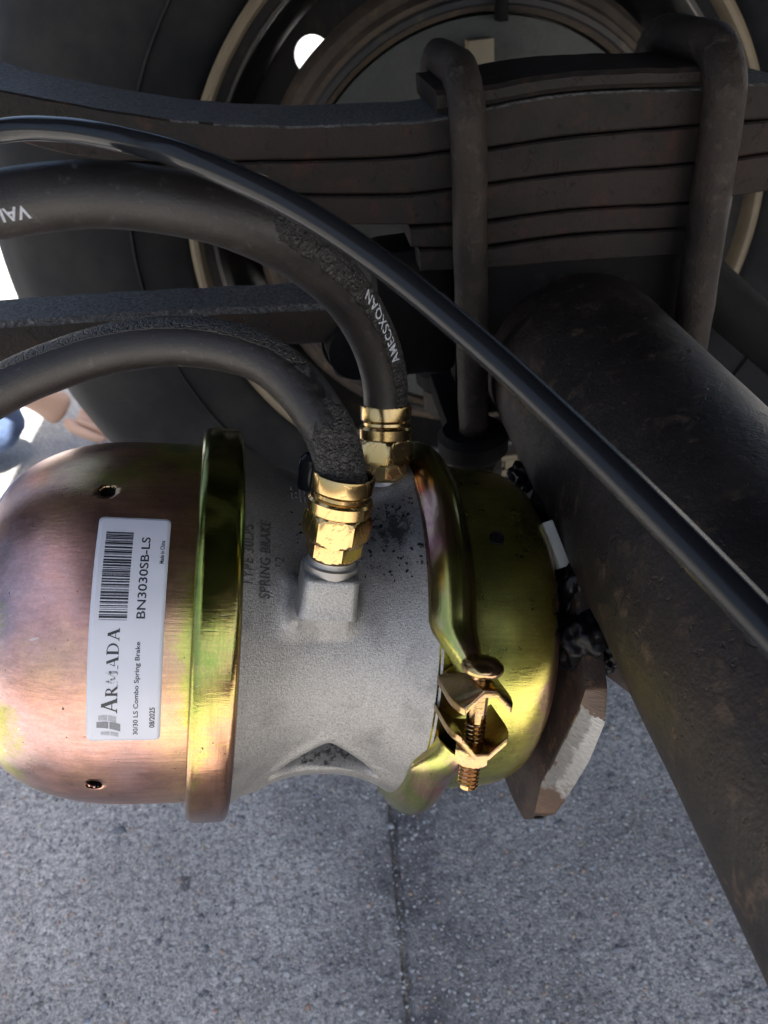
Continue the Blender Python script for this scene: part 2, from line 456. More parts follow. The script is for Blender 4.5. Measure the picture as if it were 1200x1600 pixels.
M['rim'] = rusty('rim_dark', (0.018, 0.019, 0.021), (0.032, 0.028, 0.026), (0.06, 0.05, 0.035), 0.42, 0.15, 0.5, met=0.2)
q = NT('tyre_rubber'); q.set(base=q.mix(q.ramp(q.noise(9, 7, 0.7), [(0.42, 0.0), (0.68, 1.0)]), (0.004, 0.005, 0.007), (0.017, 0.017, 0.017)), rough=0.7, spec=0.2)
q.bump(q.noise(500, 3), 0.15, 0.0005); M['tyre'] = q.m

q = NT('label_paper')
w = q.noise(26, 3, 0.5)
q.set(base=q.mix(w, (0.46, 0.475, 0.53), (0.56, 0.57, 0.62)), rough=0.35, spec=0.5)
q.bump(q.ramp(q.noise(20, 2, 0.4, dist=1.2), [(0.4, 0.0), (0.55, 0.4), (0.7, 1.0)]), 0.25, 0.0012); M['paper'] = q.m
q = NT('label_ink'); q.set(base=(0.016, 0.016, 0.022), rough=0.45); M['ink'] = q.m
q = NT('label_ink_worn')
q.set(base=q.mix(q.ramp(q.noise(900, 3, 0.7), [(0.42, 0.0), (0.6, 1.0)]), (0.05, 0.05, 0.06), (0.62, 0.64, 0.70)), rough=0.45); M['wornink'] = q.m
q = NT('label_grey'); q.set(base=q.mix(q.noise(500, 3), (0.10, 0.105, 0.12), (0.20, 0.21, 0.23)), rough=0.45); M['greyink'] = q.m
q = NT('label_pale'); q.set(base=q.mix(q.noise(700, 3), (0.20, 0.205, 0.22), (0.40, 0.41, 0.45)), rough=0.45); M['paleink'] = q.m

# concrete
q = NT('concrete')
v = q.vor(300, 'F1', 'Color'); vd = q.vor(300, 'F1', 'Distance')
vs_ = q.n('SeparateColor'); q.l(v, vs_.inputs[0])
n1 = q.noise(2.6, 5, 0.6); n2 = q.noise(45, 5, 0.7); n3 = q.noise(420, 4, 0.8); n4 = q.noise(150, 4, 0.7)
col = q.mix(vs_.outputs[0], (0.60, 0.585, 0.56), (0.86, 0.84, 0.80))
col = q.mix(q.ramp(vs_.outputs[1], [(0.955, 0.0), (0.97, 0.7)]), col, (0.13, 0.14, 0.16))
col = q.mix(q.math('MULTIPLY', q.ramp(n4, [(0.38, 1.0), (0.54, 0.0)]), 0.72), col, (0.20, 0.20, 0.205))
col = q.mix(q.math('MULTIPLY', q.ramp(n2, [(0.30, 1.0), (0.50, 0.0)]), 0.35), col, (0.22, 0.22, 0.22))
col = q.mix(q.math('MULTIPLY', q.ramp(n1, [(0.42, 0.0), (0.62, 1.0)]), 0.5), col, (0.22, 0.215, 0.205))
n5 = q.noise(11, 5, 0.65)
col = q.mix(q.math('MULTIPLY', q.ramp(n5, [(0.50, 0.0), (0.66, 1.0)]), 0.45), col, (0.20, 0.195, 0.19))
col = q.mix(q.math('MULTIPLY', q.ramp(q.noise(19, 2, 0.5), [(0.70, 0.0), (0.73, 1.0)]), 0.7), col, (0.05, 0.05, 0.055))
col = q.mix(0.85, col, q.ramp(n3, [(0.36, 0.22), (0.58, 1.0)]), 'MULTIPLY')
# oily dirt along the joint
sep = q.n('SeparateXYZ'); q.l(q.co, sep.inputs[0])
dj = q.math('ABSOLUTE', q.math('SUBTRACT', q.math('ADD', sep.outputs[0], q.math('MULTIPLY', n2, 0.05)), 0.025))
dirt_dark = q.math('MULTIPLY', q.ramp(dj, [(0.0, 1.0), (0.05, 0.55), (0.16, 0.0)], 'EASE'), q.ramp(q.noise(16, 5, 0.7), [(0.35, 0.2), (0.6, 1.0)]))
col = q.mix(q.math('MULTIPLY', dirt_dark, 0.9), col, (0.075, 0.075, 0.08))
q.set(base=col, rough=0.75)
h = q.math('ADD', q.math('MULTIPLY', q.math('POWER', vd, 2.0), -0.8), q.math('MULTIPLY', n3, 0.9))
b = q.bump(h, 0.55, 0.002); q.bump(q.noise(60, 4), 0.35, 0.006, b)
M['concrete'] = q.m
q = NT('pebbles')
gi = q.n('NewGeometry')
q.set(base=q.ramp(gi.outputs['Random Per Island'], [(0.0, (0.10, 0.11, 0.13)), (0.2, (0.24, 0.25, 0.27)), (0.55, (0.36, 0.37, 0.385)), (0.86, (0.47, 0.47, 0.46)),
      (0.93, (0.42, 0.34, 0.26)), (0.965, (0.42, 0.24, 0.17)), (0.985, (0.18, 0.24, 0.36)), (1.0, (0.60, 0.60, 0.58))]), rough=0.5)
q.bump(q.noise(900, 3), 0.3, 0.0005)
M['pebble'] = q.m

# =================================================================== THE SETTING
# one sheet to the horizon with a shallow sawn joint running outboard
def ground():
    xs = [-60, -6, -1.5, -0.0225, -0.0195, -0.0150, -0.0120, 1.5, 6, 60]
    zz = [0, 0, 0, 0, -0.0045, -0.0045, 0, 0, 0, 0]
    ys = [-60, -6, -1.0] + [k * 0.02 for k in range(-5, 60)] + [1.5, 3, 8, 20, 80]
    vs, fs = [], []
    for y in ys:
        for i, x in enumerate(xs):
            wob = 0.0
            if 3 <= i <= 6:
                wob = 0.0012 * noise.noise(Vector((i * 3.1, y * 60, 0))) + 0.037 * (y - 0.29)
            vs.append((x + wob, y, zz[i]))
    k = len(xs)
    for j in range(len(ys) - 1):
        for i in range(k - 1): fs.append((j * k + i, j * k + i + 1, (j + 1) * k + i + 1, (j + 1) * k + i))
    o = link('ground', mesh('ground', vs, fs), M['concrete'])
    o['kind'] = 'structure'
ground()

def pebbles():
    r = np.random.default_rng(3)
    bm = bmesh.new(); bmesh.ops.create_icosphere(bm, subdivisions=1, radius=1.0)
    base = np.array([v.co[:] for v in bm.verts]); tri = np.array([[v.index for v in f.verts] for f in bm.faces]); bm.free()
    n = 26000
    x = r.uniform(-0.56, 0.62, n); y = 0.16 + 0.74 * r.random(n)
    size = 0.0008 + 0.0013 * r.random(n) ** 2.2
    size[:5000] *= 1.35; size[:420] *= 1.55; size[:40] *= 1.5
    ang = r.uniform(0, 6.28, n)
    sx = size * r.uniform(0.8, 1.5, n); sy = size * r.uniform(0.7, 1.1, n); sz = size * r.uniform(0.5, 0.9, n)
    jit = 1 + 0.22 * r.normal(size=(n, len(base), 1))
    P = base[None] * np.stack([sx, sy, sz], 1)[:, None, :] * jit
    c, s = np.cos(ang)[:, None], np.sin(ang)[:, None]
    X = P[..., 0] * c - P[..., 1] * s + x[:, None]; Y = P[..., 0] * s + P[..., 1] * c + y[:, None]
    Z = P[..., 2] + (sz * 0.05)[:, None]
    V = np.stack([X, Y, Z], -1).reshape(-1, 3)
    F = (tri[None] + (np.arange(n) * len(base))[:, None, None]).reshape(-1, 3)
    me = bpy.data.meshes.new('exposed_aggregate')
    me.vertices.add(len(V)); me.vertices.foreach_set('co', V.ravel())
    me.loops.add(F.size); me.loops.foreach_set('vertex_index', F.ravel().astype(np.int32))
    me.polygons.add(len(F)); me.polygons.foreach_set('loop_start', np.arange(0, F.size, 3, dtype=np.int32))
    me.polygons.foreach_set('loop_total', np.full(len(F), 3, dtype=np.int32))
    me.update(calc_edges=True)
    o = link('exposed_aggregate', me, M['pebble'])
    tag(o, 'small grey and tan stones showing in the worn concrete', 'gravel'); o['kind'] = 'stuff'
pebbles()

# unseen trailer floor, added and sized to shade the running gear
unseen_deck = empty('unseen_floor', (0.9, -0.1, 1.12), 'unseen dark trailer floor added above the axle to shade it', 'trailer floor')
box('unseen_floor_panel', (-1.22, -0.58, 0.10), (4.0, 1.40, 0.13), M['black'], unseen_deck)
for i in range(7):
    box('unseen_cross_member', (-1.18 + i * 0.75, -0.57, -0.02), (-1.12 + i * 0.75, 1.39, 0.099), M['black'], unseen_deck)

rail = empty('unseen_rail', (0.3, 0.50, 1.0), 'unseen black steel frame rail added above the leaf springs to darken them', 'frame rail')  # unseen rail added to darken the springs from above
box('unseen_rail_web', (-2.2, -0.010, -0.066), (2.2, 0.010, 0.088), M['black'], rail)
box('unseen_rail_flange', (-2.2, -0.075, -0.080), (2.2, 0.075, -0.067), M['black'], rail)
box('unseen_rail_flange', (-2.2, -0.075, 0.089), (2.2, 0.075, 0.099), M['black'], rail)

# =================================================================== WHEEL (outboard, behind the springs)
AX, AZ = 0.165, -0.251 + H
wheel = empty('wheel', (AX, 0.82, AZ), 'dark truck wheel with cream edged rim behind the leaf springs', 'wheel')
tp = [(0.014, 0.292), (0.000, 0.305), (-0.018, 0.335), (-0.030, 0.375), (-0.031, 0.42), (-0.018, 0.455), (0.006, 0.478), (0.03, 0.491), (0.05, 0.497),
      (0.155, 0.50), (0.26, 0.497), (0.285, 0.48), (0.31, 0.44), (0.30, 0.33), (0.25, 0.292)]
ty = [Vector((a, b, 0)) for a, b in tp]
prof = [(p.x, p.y) for p in catmull(ty, 5)]
lathe('tyre', prof, M['tyre'], wheel, 160, 'Y')
for rr, yy in ((0.349, -0.0250),):
    lathe('sidewall_rib', [(yy + 0.001, rr - 0.0018), (yy - 0.0035, rr - 0.001), (yy - 0.0035, rr + 0.001), (yy + 0.003, rr + 0.0022)], M['tyre'], wheel, 160, 'Y')
lathe('rim_edge', [(0.016, 0.286), (0.000, 0.2865), (-0.006, 0.289), (-0.008, 0.293), (-0.004, 0.2975), (0.004, 0.298), (0.012, 0.295)], M['rimedge'], wheel, 160, 'Y')
rim = lathe('rim', [(0.0135, 0.2865), (0.022, 0.2745), (0.07, 0.270), (0.085, 0.258), (0.10, 0.252), (0.16, 0.2505), (0.185, 0.249), (0.26, 0.275), (0.30, 0.297)], M['rim'], wheel, 160, 'Y')
lathe('bead_line', [(0.0205, 0.2775), (0.017, 0.2765), (0.020, 0.2735), (0.026, 0.2735)], M['steel'], wheel, 160, 'Y')
def arcpoly(r, n, a0=0): return [(r * math.cos(a0 + 2 * math.pi * i / n), r * math.sin(a0 + 2 * math.pi * i / n)) for i in range(n)]
# wheel disc with ten hand holes
hd = ray(484, 82); hp = hd * (1.0 / hd[1]); ha = math.atan2(hp[2] + 0.251, hp[0] - AX)
holes = []
for k in range(10):
    a = ha + k * math.pi / 5
    cx, cy = 0.216 * math.cos(a), 0.216 * math.sin(a)
    holes.append([(cx + 0.020 * math.cos(-t * math.pi / 12), cy + 0.020 * math.sin(-t * math.pi / 12)) for t in range(24)])
YX = Matrix(((1, 0, 0, 0), (0, 0, 1, 0), (0, 1, 0, 0), (0, 0, 0, 1)))     # local XY -> XZ, Z -> Y
prism('wheel_disc', arcpoly(0.2500, 96), 0.010, M['rim'], wheel, holes=holes + [arcpoly(0.12, 48)[::-1]], mw=Matrix.Translation((0, 0.175, 0)) @ YX)
lathe('brake_drum', [(0.02, 0.192), (-0.012, 0.194), (-0.016, 0.198), (-0.014, 0.212), (0.0, 0.216), (0.004, 0.2235), (0.02, 0.2310), (0.032, 0.2300), (0.038, 0.2125), (0.11, 0.2105), (0.16, 0.208), (0.172, 0.12)], M['drum'], wheel, 144, 'Y', rough=0.0006)
lathe('drum_lip', [(-0.0165, 0.1985), (-0.019, 0.2005), (-0.0185, 0.205), (-0.0155, 0.2075)], M['rim'], wheel, 144, 'Y')
shield = lathe('dust_shield', [(-0.004, 0.03), (-0.005, 0.11), (-0.004, 0.16), (-0.010, 0.175), (-0.008, 0.191), (0.012, 0.1915)], M['shield'], wheel, 96, 'Y')
# little pieces standing on the dust shield
p = on_y(750, 92, 0.80) - wheel.location
box('shield_clip', (p.x - 0.012, -0.030, p.z - 0.016), (p.x + 0.011, -0.012, p.z + 0.016), M['tan'], wheel, 0.001)
p = on_y(786, 8, 0.79) - wheel.location
box('slot_block', (p.x - 0.004, -0.034, p.z - 0.012), (p.x + 0.004, -0.012, p.z + 0.02), M['black'], wheel, 0.001)  # black block added in place of a dark slot in the shield
p = on_y(775, 720, 0.78) - wheel.location
for a, b, c_, d in ((-0.024, -0.014, -0.017, 0.014), (-0.017, 0.008, 0.022, 0.014), (-0.017, -0.014, 0.022, -0.006), (0.008, -0.006, 0.022, 0.008)):
    box('tan_bracket', (p.x + a, -0.055, p.z + b), (p.x + c_, -0.045, p.z + d), M['tan'], wheel, 0.0006)

# =================================================================== AXLE
ax = empty('axle', (AX, 0.0, AZ), 'thick brown painted axle tube running under the leaf springs', 'axle')
def axle_tube():
    n, m = 96, 150
    vs, fs = [], []
    for i in range(m + 1):
        y = -0.75 + 1.57 * i / m
        for j in range(n):
            t = 2 * math.pi * j / n
            r = 0.0635 + 0.0005 * noise.noise(Vector((y * 25, math.cos(t) * 2, math.sin(t) * 2)))
            vs.append((r * math.sin(t), y, r * math.cos(t)))
    for i in range(m):
        for j in range(n): fs.append((i * n + j, (i + 1) * n + j, (i + 1) * n + (j + 1) % n, i * n + (j + 1) % n))
    link('axle_tube', mesh('axle_tube', vs, fs), M['axle'], ax, 180)
axle_tube()
# spring seat around the tube and the wings that carry the U-bolts
box('spring_seat', (-0.080, 0.496, 0.02), (0.075, 0.575, 0.0815), M['black'], ax, 0.004)
box('seat_cheek', (-0.078, 0.500, -0.035), (0.074, 0.520, 0.052), M['black'], ax, 0.006)
box('seat_cheek', (-0.078, 0.550, -0.035), (0.074, 0.570, 0.052), M['black'], ax, 0.006)
box('seat_wing', (-0.134, 0.515, -0.004), (-0.0805, 0.560, 0.088), M['black'], ax, 0.008)
for sx in (-0.078, 0.082):
    for yy in (0.478, 0.592):
        lathe('bolt_pad', [(-0.052, 0.001), (-0.052, 0.021), (-0.047, 0.025), (-0.036, 0.025), (-0.031, 0.021), (-0.031, 0.001)], M['black'], ax, 40, 'Z',
              mw=Matrix.Translation((sx, yy, 0)))
    box('pad_arm', (sx - 0.016, 0.480, -0.0505), (sx + 0.016, 0.590, -0.0325), M['black'], ax, 0.003)

# =================================================================== LEAF SPRING
spring = empty('leaf_spring', (AX, 0.53, AZ + 0.10), 'stack of brown rusty spring leaves clamped above the axle', 'leaf spring')
YF, YB = 0.490, 0.568
def leafbar(name, top, bot, mat, y0=YF, y1=YB, parent=spring, bevel=0.0011, rough=0.0005):
    """top/bot: image traces of the front upper and lower edges; becomes a solid bar of real width"""
    T = catmull([on_y(u, v, y0) for u, v in top], 10); B = catmull([on_y(u, v, y0) for u, v in bot], 10)
    x0 = max(T[0].x, B[0].x); x1 = min(T[-1].x, B[-1].x)
    def samp(L, x):
        for i in range(len(L) - 1):
            if (L[i].x - x) * (L[i + 1].x - x) <= 0:
                t = (x - L[i].x) / (L[i + 1].x - L[i].x + 1e-12); return L[i].z + (L[i + 1].z - L[i].z) * t
        return L[-1].z if x > L[-1].x else L[0].z
    n = 60; vs, fs = [], []
    for i in range(n + 1):
        x = x0 + (x1 - x0) * i / n
        zt, zb = samp(T, x) + rough * noise.noise(Vector((x * 60, 1, 3))), samp(B, x) + 0.0005
        b = min(bevel, (zt - zb) * 0.3)
        for (y, z) in ((y0 + b, zt), (y0, zt - b), (y0, zb + b), (y0 + b, zb), (y1 - b, zb), (y1, zb + b), (y1, zt - b), (y1 - b, zt)):
            vs.append(Vector((x, y, z)) - parent.location)
    for i in range(n):
        for j in range(8): fs.append((i * 8 + j, i * 8 + (j + 1) % 8, (i + 1) * 8 + (j + 1) % 8, (i + 1) * 8 + j))
    fs.append(tuple(range(8))[::-1]); fs.append(tuple(n * 8 + j for j in range(8)))
    o = make(name, vs, fs, mat, parent, smooth=30)
    return o
L1 = leafbar('leaf', [(-60, 122), (0, 140), (150, 169), (300, 190), (450, 197), (600, 192), (680, 187), (762, 168), (900, 146), (1107, 138), (1165, 132), (1260, 128)],
        [(-60, 205), (0, 214), (100, 242), (200, 253), (350, 253), (600, 247), (710, 235), (762, 232), (900, 212), (1105, 195), (1200, 187), (1260, 184)], [M['leaf'], M['crusty']])
for p in L1.data.polygons:
    if p.normal.z > 0.7: p.material_index = 1
leafbar('leaf', [(180, 262), (350, 255), (600, 249), (710, 237), (762, 234), (900, 214), (1105, 197), (1200, 189), (1260, 186)],
        [(150, 275), (350, 300), (600, 305), (710, 295), (762, 287), (900, 270), (1092, 255), (1200, 240), (1260, 236)], M['leaf'], YF + 0.001, YB - 0.001)
leafbar('leaf', [(380, 305), (600, 307), (710, 297), (762, 289), (900, 272), (1092, 257), (1200, 242), (1260, 238)],
        [(370, 350), (600, 353), (710, 350), (762, 345), (900, 327), (1080, 317), (1200, 300), (1260, 292)], M['leaf'], YF - 0.001, YB)
leafbar('leaf', [(640, 356), (710, 352), (762, 347), (900, 329), (1080, 319), (1125, 313)],
        [(640, 388), (710, 388), (762, 384), (900, 366), (1080, 356), (1125, 350)], M['leaf'], YF + 0.0015, YB - 0.001)
leafbar('leaf', [(655, 391), (762, 387), (900, 369), (1070, 358)],
        [(655, 425), (762, 421), (900, 410), (1070, 400)], M['leaf'], YF + 0.003, YB - 0.002)
o = leafbar('clamp_plate', [(682, 143), (762, 133), (900, 112), (1107, 105), (1120, 104)], [(682, 180), (762, 166), (900, 144), (1107, 136), (1120, 135)], M['leaf'], YF - 0.004, YB + 0.004, bevel=0.0025)

# U-bolts over the pack
def ubolt(x, zt, r, lean, label):
    root = empty('u_bolt', (x, 0.53, AZ - 0.03), label, 'u-bolt', 'u-bolts clamping the leaf spring')
    y0, y1 = 0.476, 0.592
    zb = AZ - 0.075
    pts = []
    R = 0.030
    for k in range(14): pts.append(Vector((x + lean * (1 - k / 14.0), y0, zb + (zt - R - zb) * k / 14)))
    for k in range(1, 12):
        a = math.pi / 2 * k / 12
        pts.append(Vector((x, y0 + R - R * math.cos(a), zt - R + R * math.sin(a))))
    for k in range(0, 6):
        pts.append(Vector((x, y0 + R + (y1 - y0 - 2 * R) * k / 5, zt)))
    for k in range(1, 12):
        a = math.pi / 2 * k / 12
        pts.append(Vector((x, y1 - R + R * math.sin(a), zt - R + R * math.cos(a))))
    for k in range(14, -1, -1): pts.append(Vector((x + lean * (1 - k / 14.0), y1, zb + (zt - R - zb) * k / 14)))
    pts = [p - root.location for p in pts]
    tube('rod', pts, r, M['ubolt'], root, 28, fn=lambda p, u, a: 0.0006 * noise.noise(p * 180) + 0.0004 * noise.noise(p * 60))
    for yy in (y0, y1):
        hexnut('nut', 0.0175, 0, 0.022, M['ubolt'], root, Matrix.Translation((x + lean, yy, AZ - 0.0755)) @ Matrix.Translation(-root.location), cham=0.003)
ubolt(0.0900, -0.0610 + H, 0.0104, -0.003, 'rusty u-bolt nearer the rubber hoses, its top bend beside the plate end')
ubolt(0.2370, -0.0640 + H, 0.0118, 0.000, 'thicker rusty u-bolt above the wide end of the axle tube')

# torque arm below the spring on the left
arm = empty('torque_arm', on_y(250, 520, 0.46), 'flat black crusted bar running level below the leaf spring, hex bolt at its end', 'torque arm')
o = leafbar('bar', [(-80, 512), (0, 505), (250, 489), (500, 477), (545, 476)], [(-80, 580), (0, 570), (250, 553), (500, 540), (545, 538)], [M['leaf'], M['crusty']], 0.440, 0.482, arm, 0.003)
for p in o.data.polygons:
    if p.normal.z > 0.5: p.material_index = 1
p = on_y(557, 537, 0.445)
ZY = Matrix(((1, 0, 0, 0), (0, 0, -1, 0), (0, 1, 0, 0), (0, 0, 0, 1)))
hexnut('end_bolt', 0.0175, 0, 0.014, M['black'], arm, Matrix.Translation(p - arm.location) @ ZY, cham=0.003, rot=0.3)
lathe('bushing', [(-0.045, 0.003), (-0.045, 0.021), (-0.001, 0.021), (-0.001, 0.003)], M['black'], arm, 40, 'Z', mw=Matrix.Translation(p - arm.location) @ ZY)

# dark bar on the far right, behind the U-bolt
b0, b1 = on_y(1080, 425, 0.60), on_y(1300, 620, 0.60)
d = (b1 - b0).normalized()
br = empty('brake_tube', b0, 'dark heavy bar slanting down behind the thicker u-bolt at the right', 'bar')
tube('bar_body', [b0 * (1 - k / 12) + b1 * (k / 12) - br.location for k in range(13)], 0.0215, M['black'], br, 40)

# =================================================================== BRAKE CHAMBER
CC = Vector((-0.0943, 0.3245, -0.2865 + H))
a = Vector((0.9664, 0.0430, -0.2534)).normalized()
e1 = Vector((0.25363593, 0, 0.96729976)); e1 = (e1 - a * e1.dot(a)).normalized()
ey = e1.cross(a).normalized()                      # local +Y, away from the camera
CM = frame_mat(CC, a, ey, e1)
CI = CM.inverted()
ch = empty('brake_chamber', mw=CM, label='spring brake chamber with iridescent gold zinc ends, cast grey middle and white part label', cat='brake chamber')
def cyl(s, phi, r):
    t = math.radians(phi); return Vector((s, -r * math.sin(t), r * math.cos(t)))

# spring cap, with two real drain holes
def cap():
    prof = [(0.016, 0.0935), (-0.012, 0.0938), (-0.03, 0.0937), (-0.045, 0.0928), (-0.058, 0.0905), (-0.070, 0.0868), (-0.081, 0.0812), (-0.090, 0.0740), (-0.0965, 0.0655), (-0.1005, 0.056), (-0.1025, 0.045), (-0.103, 0.03), (-0.103, 0.0)]
    P = catmull([Vector((p[0], p[1], 0)) for p in prof], 8)
    holes = [(-0.0423, 10.1, 0.0037), (-0.0419, 100.8, 0.0036), (-0.0421, 190, 0.0037), (-0.042, 280, 0.0037)]
    n = 300
    vs, fs = [], []
    pr = [(p.x, max(p.y, 0)) for p in P]
    k = len(pr)
    # dense axial samples near the holes
    dens = []
    for i in range(k - 1):
        (s0, r0), (s1, r1) = pr[i], pr[i + 1]
        m = max(1, int(math.hypot(s1 - s0, r1 - r0) / 0.0011))
        for q_ in range(m):
            t = q_ / m; dens.append((s0 + (s1 - s0) * t, r0 + (r1 - r0) * t))
    dens.append(pr[-1]); k = len(dens)
    for j in range(n):
        ph = 360.0 * j / n
        for s, r in dens:
            # pull the mesh lines onto the hole rims
            for hs, hp, hr in holes:
                dy = math.radians((ph - hp + 180) % 360 - 180) * 0.0935; dx = s - hs
                dd = math.hypot(dx, dy)
                if r > 0.09 and 1e-6 < dd < hr * 2.2:
                    tgt = hr + (dd - hr) * 1.0 if dd > hr * 1.35 else (hr if dd > hr * 0.62 else dd)
                    kx = tgt / dd
                    vs.append(cyl(hs + dx * kx, hp + math.degrees(dy * kx / 0.0935), r)); break
            else:
                vs.append(cyl(s, ph, r))
    for j in range(n):
        j2 = (j + 1) % n
        for i in range(k - 1):
            s = (dens[i][0] + dens[i + 1][0]) / 2; ph = 360.0 * (j + 0.5) / n
            cut = False
            for hs, hp, hr in holes:
                dy = math.radians((ph - hp + 180) % 360 - 180) * 0.0935
                if dens[i][1] > 0.09 and math.hypot(s - hs, dy) < hr * 0.98: cut = True
            if not cut: fs.append((j * k + i, j2 * k + i, j2 * k + i + 1, j * k + i + 1))
    o = make('spring_cap', vs, fs, M['zinc_cap'], ch, smooth=180)
    sol = o.modifiers.new('wall', 'SOLIDIFY'); sol.thickness = 0.0022; sol.offset = -1
    lathe('dark_backing', [(-0.06, 0.0), (-0.06, 0.087), (0.014, 0.087)], M['black'], ch, 64, 'X')  # black lining added so the drain holes look dark inside
    for hs, hp, hr in holes[:2]:
        c0 = cyl(hs, hp, 0.0936)
        nz = Vector((0, c0.y, c0.z)).normalized()
        h_ = lathe('drain_hole', [(-0.0002, hr * 1.03), (-0.0003, hr * 0.98), (-0.004, hr * 0.96), (-0.0041, 0.0)], M['black'], o, 32, 'Z', mw=frame_z(c0, nz))
cap()

# crimp ring
lathe('crimp_ring', [(-0.0012, 0.0930), (-0.0018, 0.0985), (-0.0012, 0.1015), (0.0006, 0.1030), (0.0025, 0.1035), (0.0150, 0.1035), (0.0172, 0.1028), (0.0186, 0.1008), (0.0190, 0.0975), (0.0185, 0.0935)],
      M['zinc_ring'], ch, 220, 'X', smooth=60)

# ports: shared direction in chamber space
def port(T, B):
    d = (T - B).normalized(); return B, d
T1, B1 = at(538, 745, 0.330), at(517, 885, 0.345)
T2, B2 = at(603, 630, 0.402), at(602, 785, 0.415)
B2 = T2 - (T2 - B2).normalized() * 0.0445
B1, d1 = port(T1, B1); B2, d2 = port(T2, B2)
R3 = CI.to_3x3()
b1l, d1l, b2l, d2l = CI @ B1, R3 @ d1, CI @ B2, R3 @ d2
def pframe(b, d):
    x = (Vector((1, 0, 0)) - d * d.x).normalized(); return frame_mat(b, x, d.cross(x), d)
PF1, PF2 = pframe(b1l, d1l), pframe(b2l, d2l)

BP = [(0.012, 0.0975), (0.018, 0.0960), (0.024, 0.0925), (0.032, 0.0880), (0.042, 0.0835), (0.052, 0.0810), (0.062, 0.0802), (0.074, 0.0806), (0.085, 0.0826), (0.094, 0.0860), (0.102, 0.0910), (0.110, 0.0960)]
BPc = catmull([Vector((p[0], p[1], 0)) for p in BP], 6)
def body_r(s):
    for i in range(len(BPc) - 1):
        if BPc[i].x <= s <= BPc[i + 1].x:
            t = (s - BPc[i].x) / (BPc[i + 1].x - BPc[i].x); return BPc[i].y + (BPc[i + 1].y - BPc[i].y) * t
    return BPc[0].y if s < BPc[0].x else BPc[-1].y
def sst(x): x = min(1, max(0, x)); return x * x * (3 - 2 * x)
PI1, PI2 = PF1.inverted(), PF2.inverted()
def body():
    n, k = 720, 110
    vs, fs = [], []
    dirt_dark = []
    pc = cyl(0.0925, 15, 0.083)
    for j in range(n):
        ph = 360.0 * j / n
        for i in range(k):
            s = 0.012 + 0.098 * i / (k - 1)
            r = body_r(s)
            # hollow between ribs on the underside
            ptop = 92.0 + 17.5 * math.sqrt(((s - 0.0645) / 0.026) ** 2 + 0.010)
            pb = 111.5 - 60 * (s - 0.04)* 0.2
            w = sst((ph - ptop) / 6.0 + 0.10) * (1.0 - sst((ph - pb) / 1.6))
            ww = 1 - sst((abs(s - 0.066) - 0.024) / 0.006)
            r -= 0.018 * w * ww
            # raised ridges bounding it
            r += 0.0012 * math.exp(-((ph - ptop + 2.0) / 3.5) ** 2) * ww
            if ph > 105: r += 0.0028 * math.exp(-((ph - pb - 7.0) / 8.0) ** 2) * (1 - sst((abs(s - 0.064) - 0.030) / 0.012))
            if 60 < ph < 300: r -= 0.0012 * math.sin(math.radians((ph - 60) / 240 * 180)) ** 2 * (1 - ((s - 0.06) / 0.05) ** 2)
            p0 = cyl(s, ph, r)
            for PI_, hw, amp in ((PI1, 0.0112, 0.0110), (PI2, 0.0105, 0.0040)):
                ql = PI_ @ p0
                if ql.z < 0.02:
                    dx = max(abs(ql.x) - hw, 0); dy = max(abs(ql.y) - hw, 0)
                    dd = math.hypot(dx, dy)
                    if dd < 0.03: r += amp * math.exp(-(dd / 0.0050) ** 1.5) * sst((ql.z + 0.040) / 0.018)
            vs.append(cyl(s, ph, r))
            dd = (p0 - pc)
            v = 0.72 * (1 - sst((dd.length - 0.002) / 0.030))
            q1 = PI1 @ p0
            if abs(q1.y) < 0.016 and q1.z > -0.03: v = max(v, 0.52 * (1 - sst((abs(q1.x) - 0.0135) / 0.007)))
            v = max(v, 0.60 * sst((ph - ptop - 1.0) / 7.0) * (1 - sst((ph - pb - 1.2) / 1.5)) * ww)  # shade of the hollow painted in, along with its grime
            dirt_dark.append(v)
    for j in range(n):
        j2 = (j + 1) % n
        for i in range(k - 1): fs.append((j * k + i, j * k + i + 1, j2 * k + i + 1, j2 * k + i))
    me = mesh('cast_body', vs, fs)
    at_ = me.attributes.new('dirt_dark', 'FLOAT', 'POINT'); at_.data.foreach_set('value', dirt_dark)
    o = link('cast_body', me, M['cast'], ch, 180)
    return o
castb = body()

def rsq(h, r, n=6):
    out = []
    for cx, cy, a0 in ((h - r, h - r, 0), (-h + r, h - r, 90), (-h + r, -h + r, 180), (h - r, -h + r, 270)):
        for k in range(n + 1):
            t = math.radians(a0 + 90 * k / n); out.append((cx + r * math.cos(t), cy + r * math.sin(t)))
    return out
def boss(PF, h, drop, lift, name='port_boss'):
    vs, fs = [], []
    zs = [(lift, h - 0.0012), (lift - 0.0006, h - 0.0004), (lift - 0.0018, h), (lift - 0.008, h + 0.0001), (lift - 0.014, h + 0.0006), (-drop, h + 0.0016)]
    ring = len(rsq(h, 0.004))
    for z, hh in zs:
        for x, y in rsq(hh, 0.0042): vs.append(PF @ Vector((x, y, z)))
    for i in range(len(zs) - 1):
        for j in range(ring): fs.append((i * ring + j, i * ring + (j + 1) % ring, (i + 1) * ring + (j + 1) % ring, (i + 1) * ring + j))
    fs.append(tuple(range(ring)))
    return make(name, vs, fs, M['cast'], ch, smooth=40)
boss(PF1, 0.0122, 0.0195, -0.001)
boss(PF2, 0.0120, 0.036, -0.006)

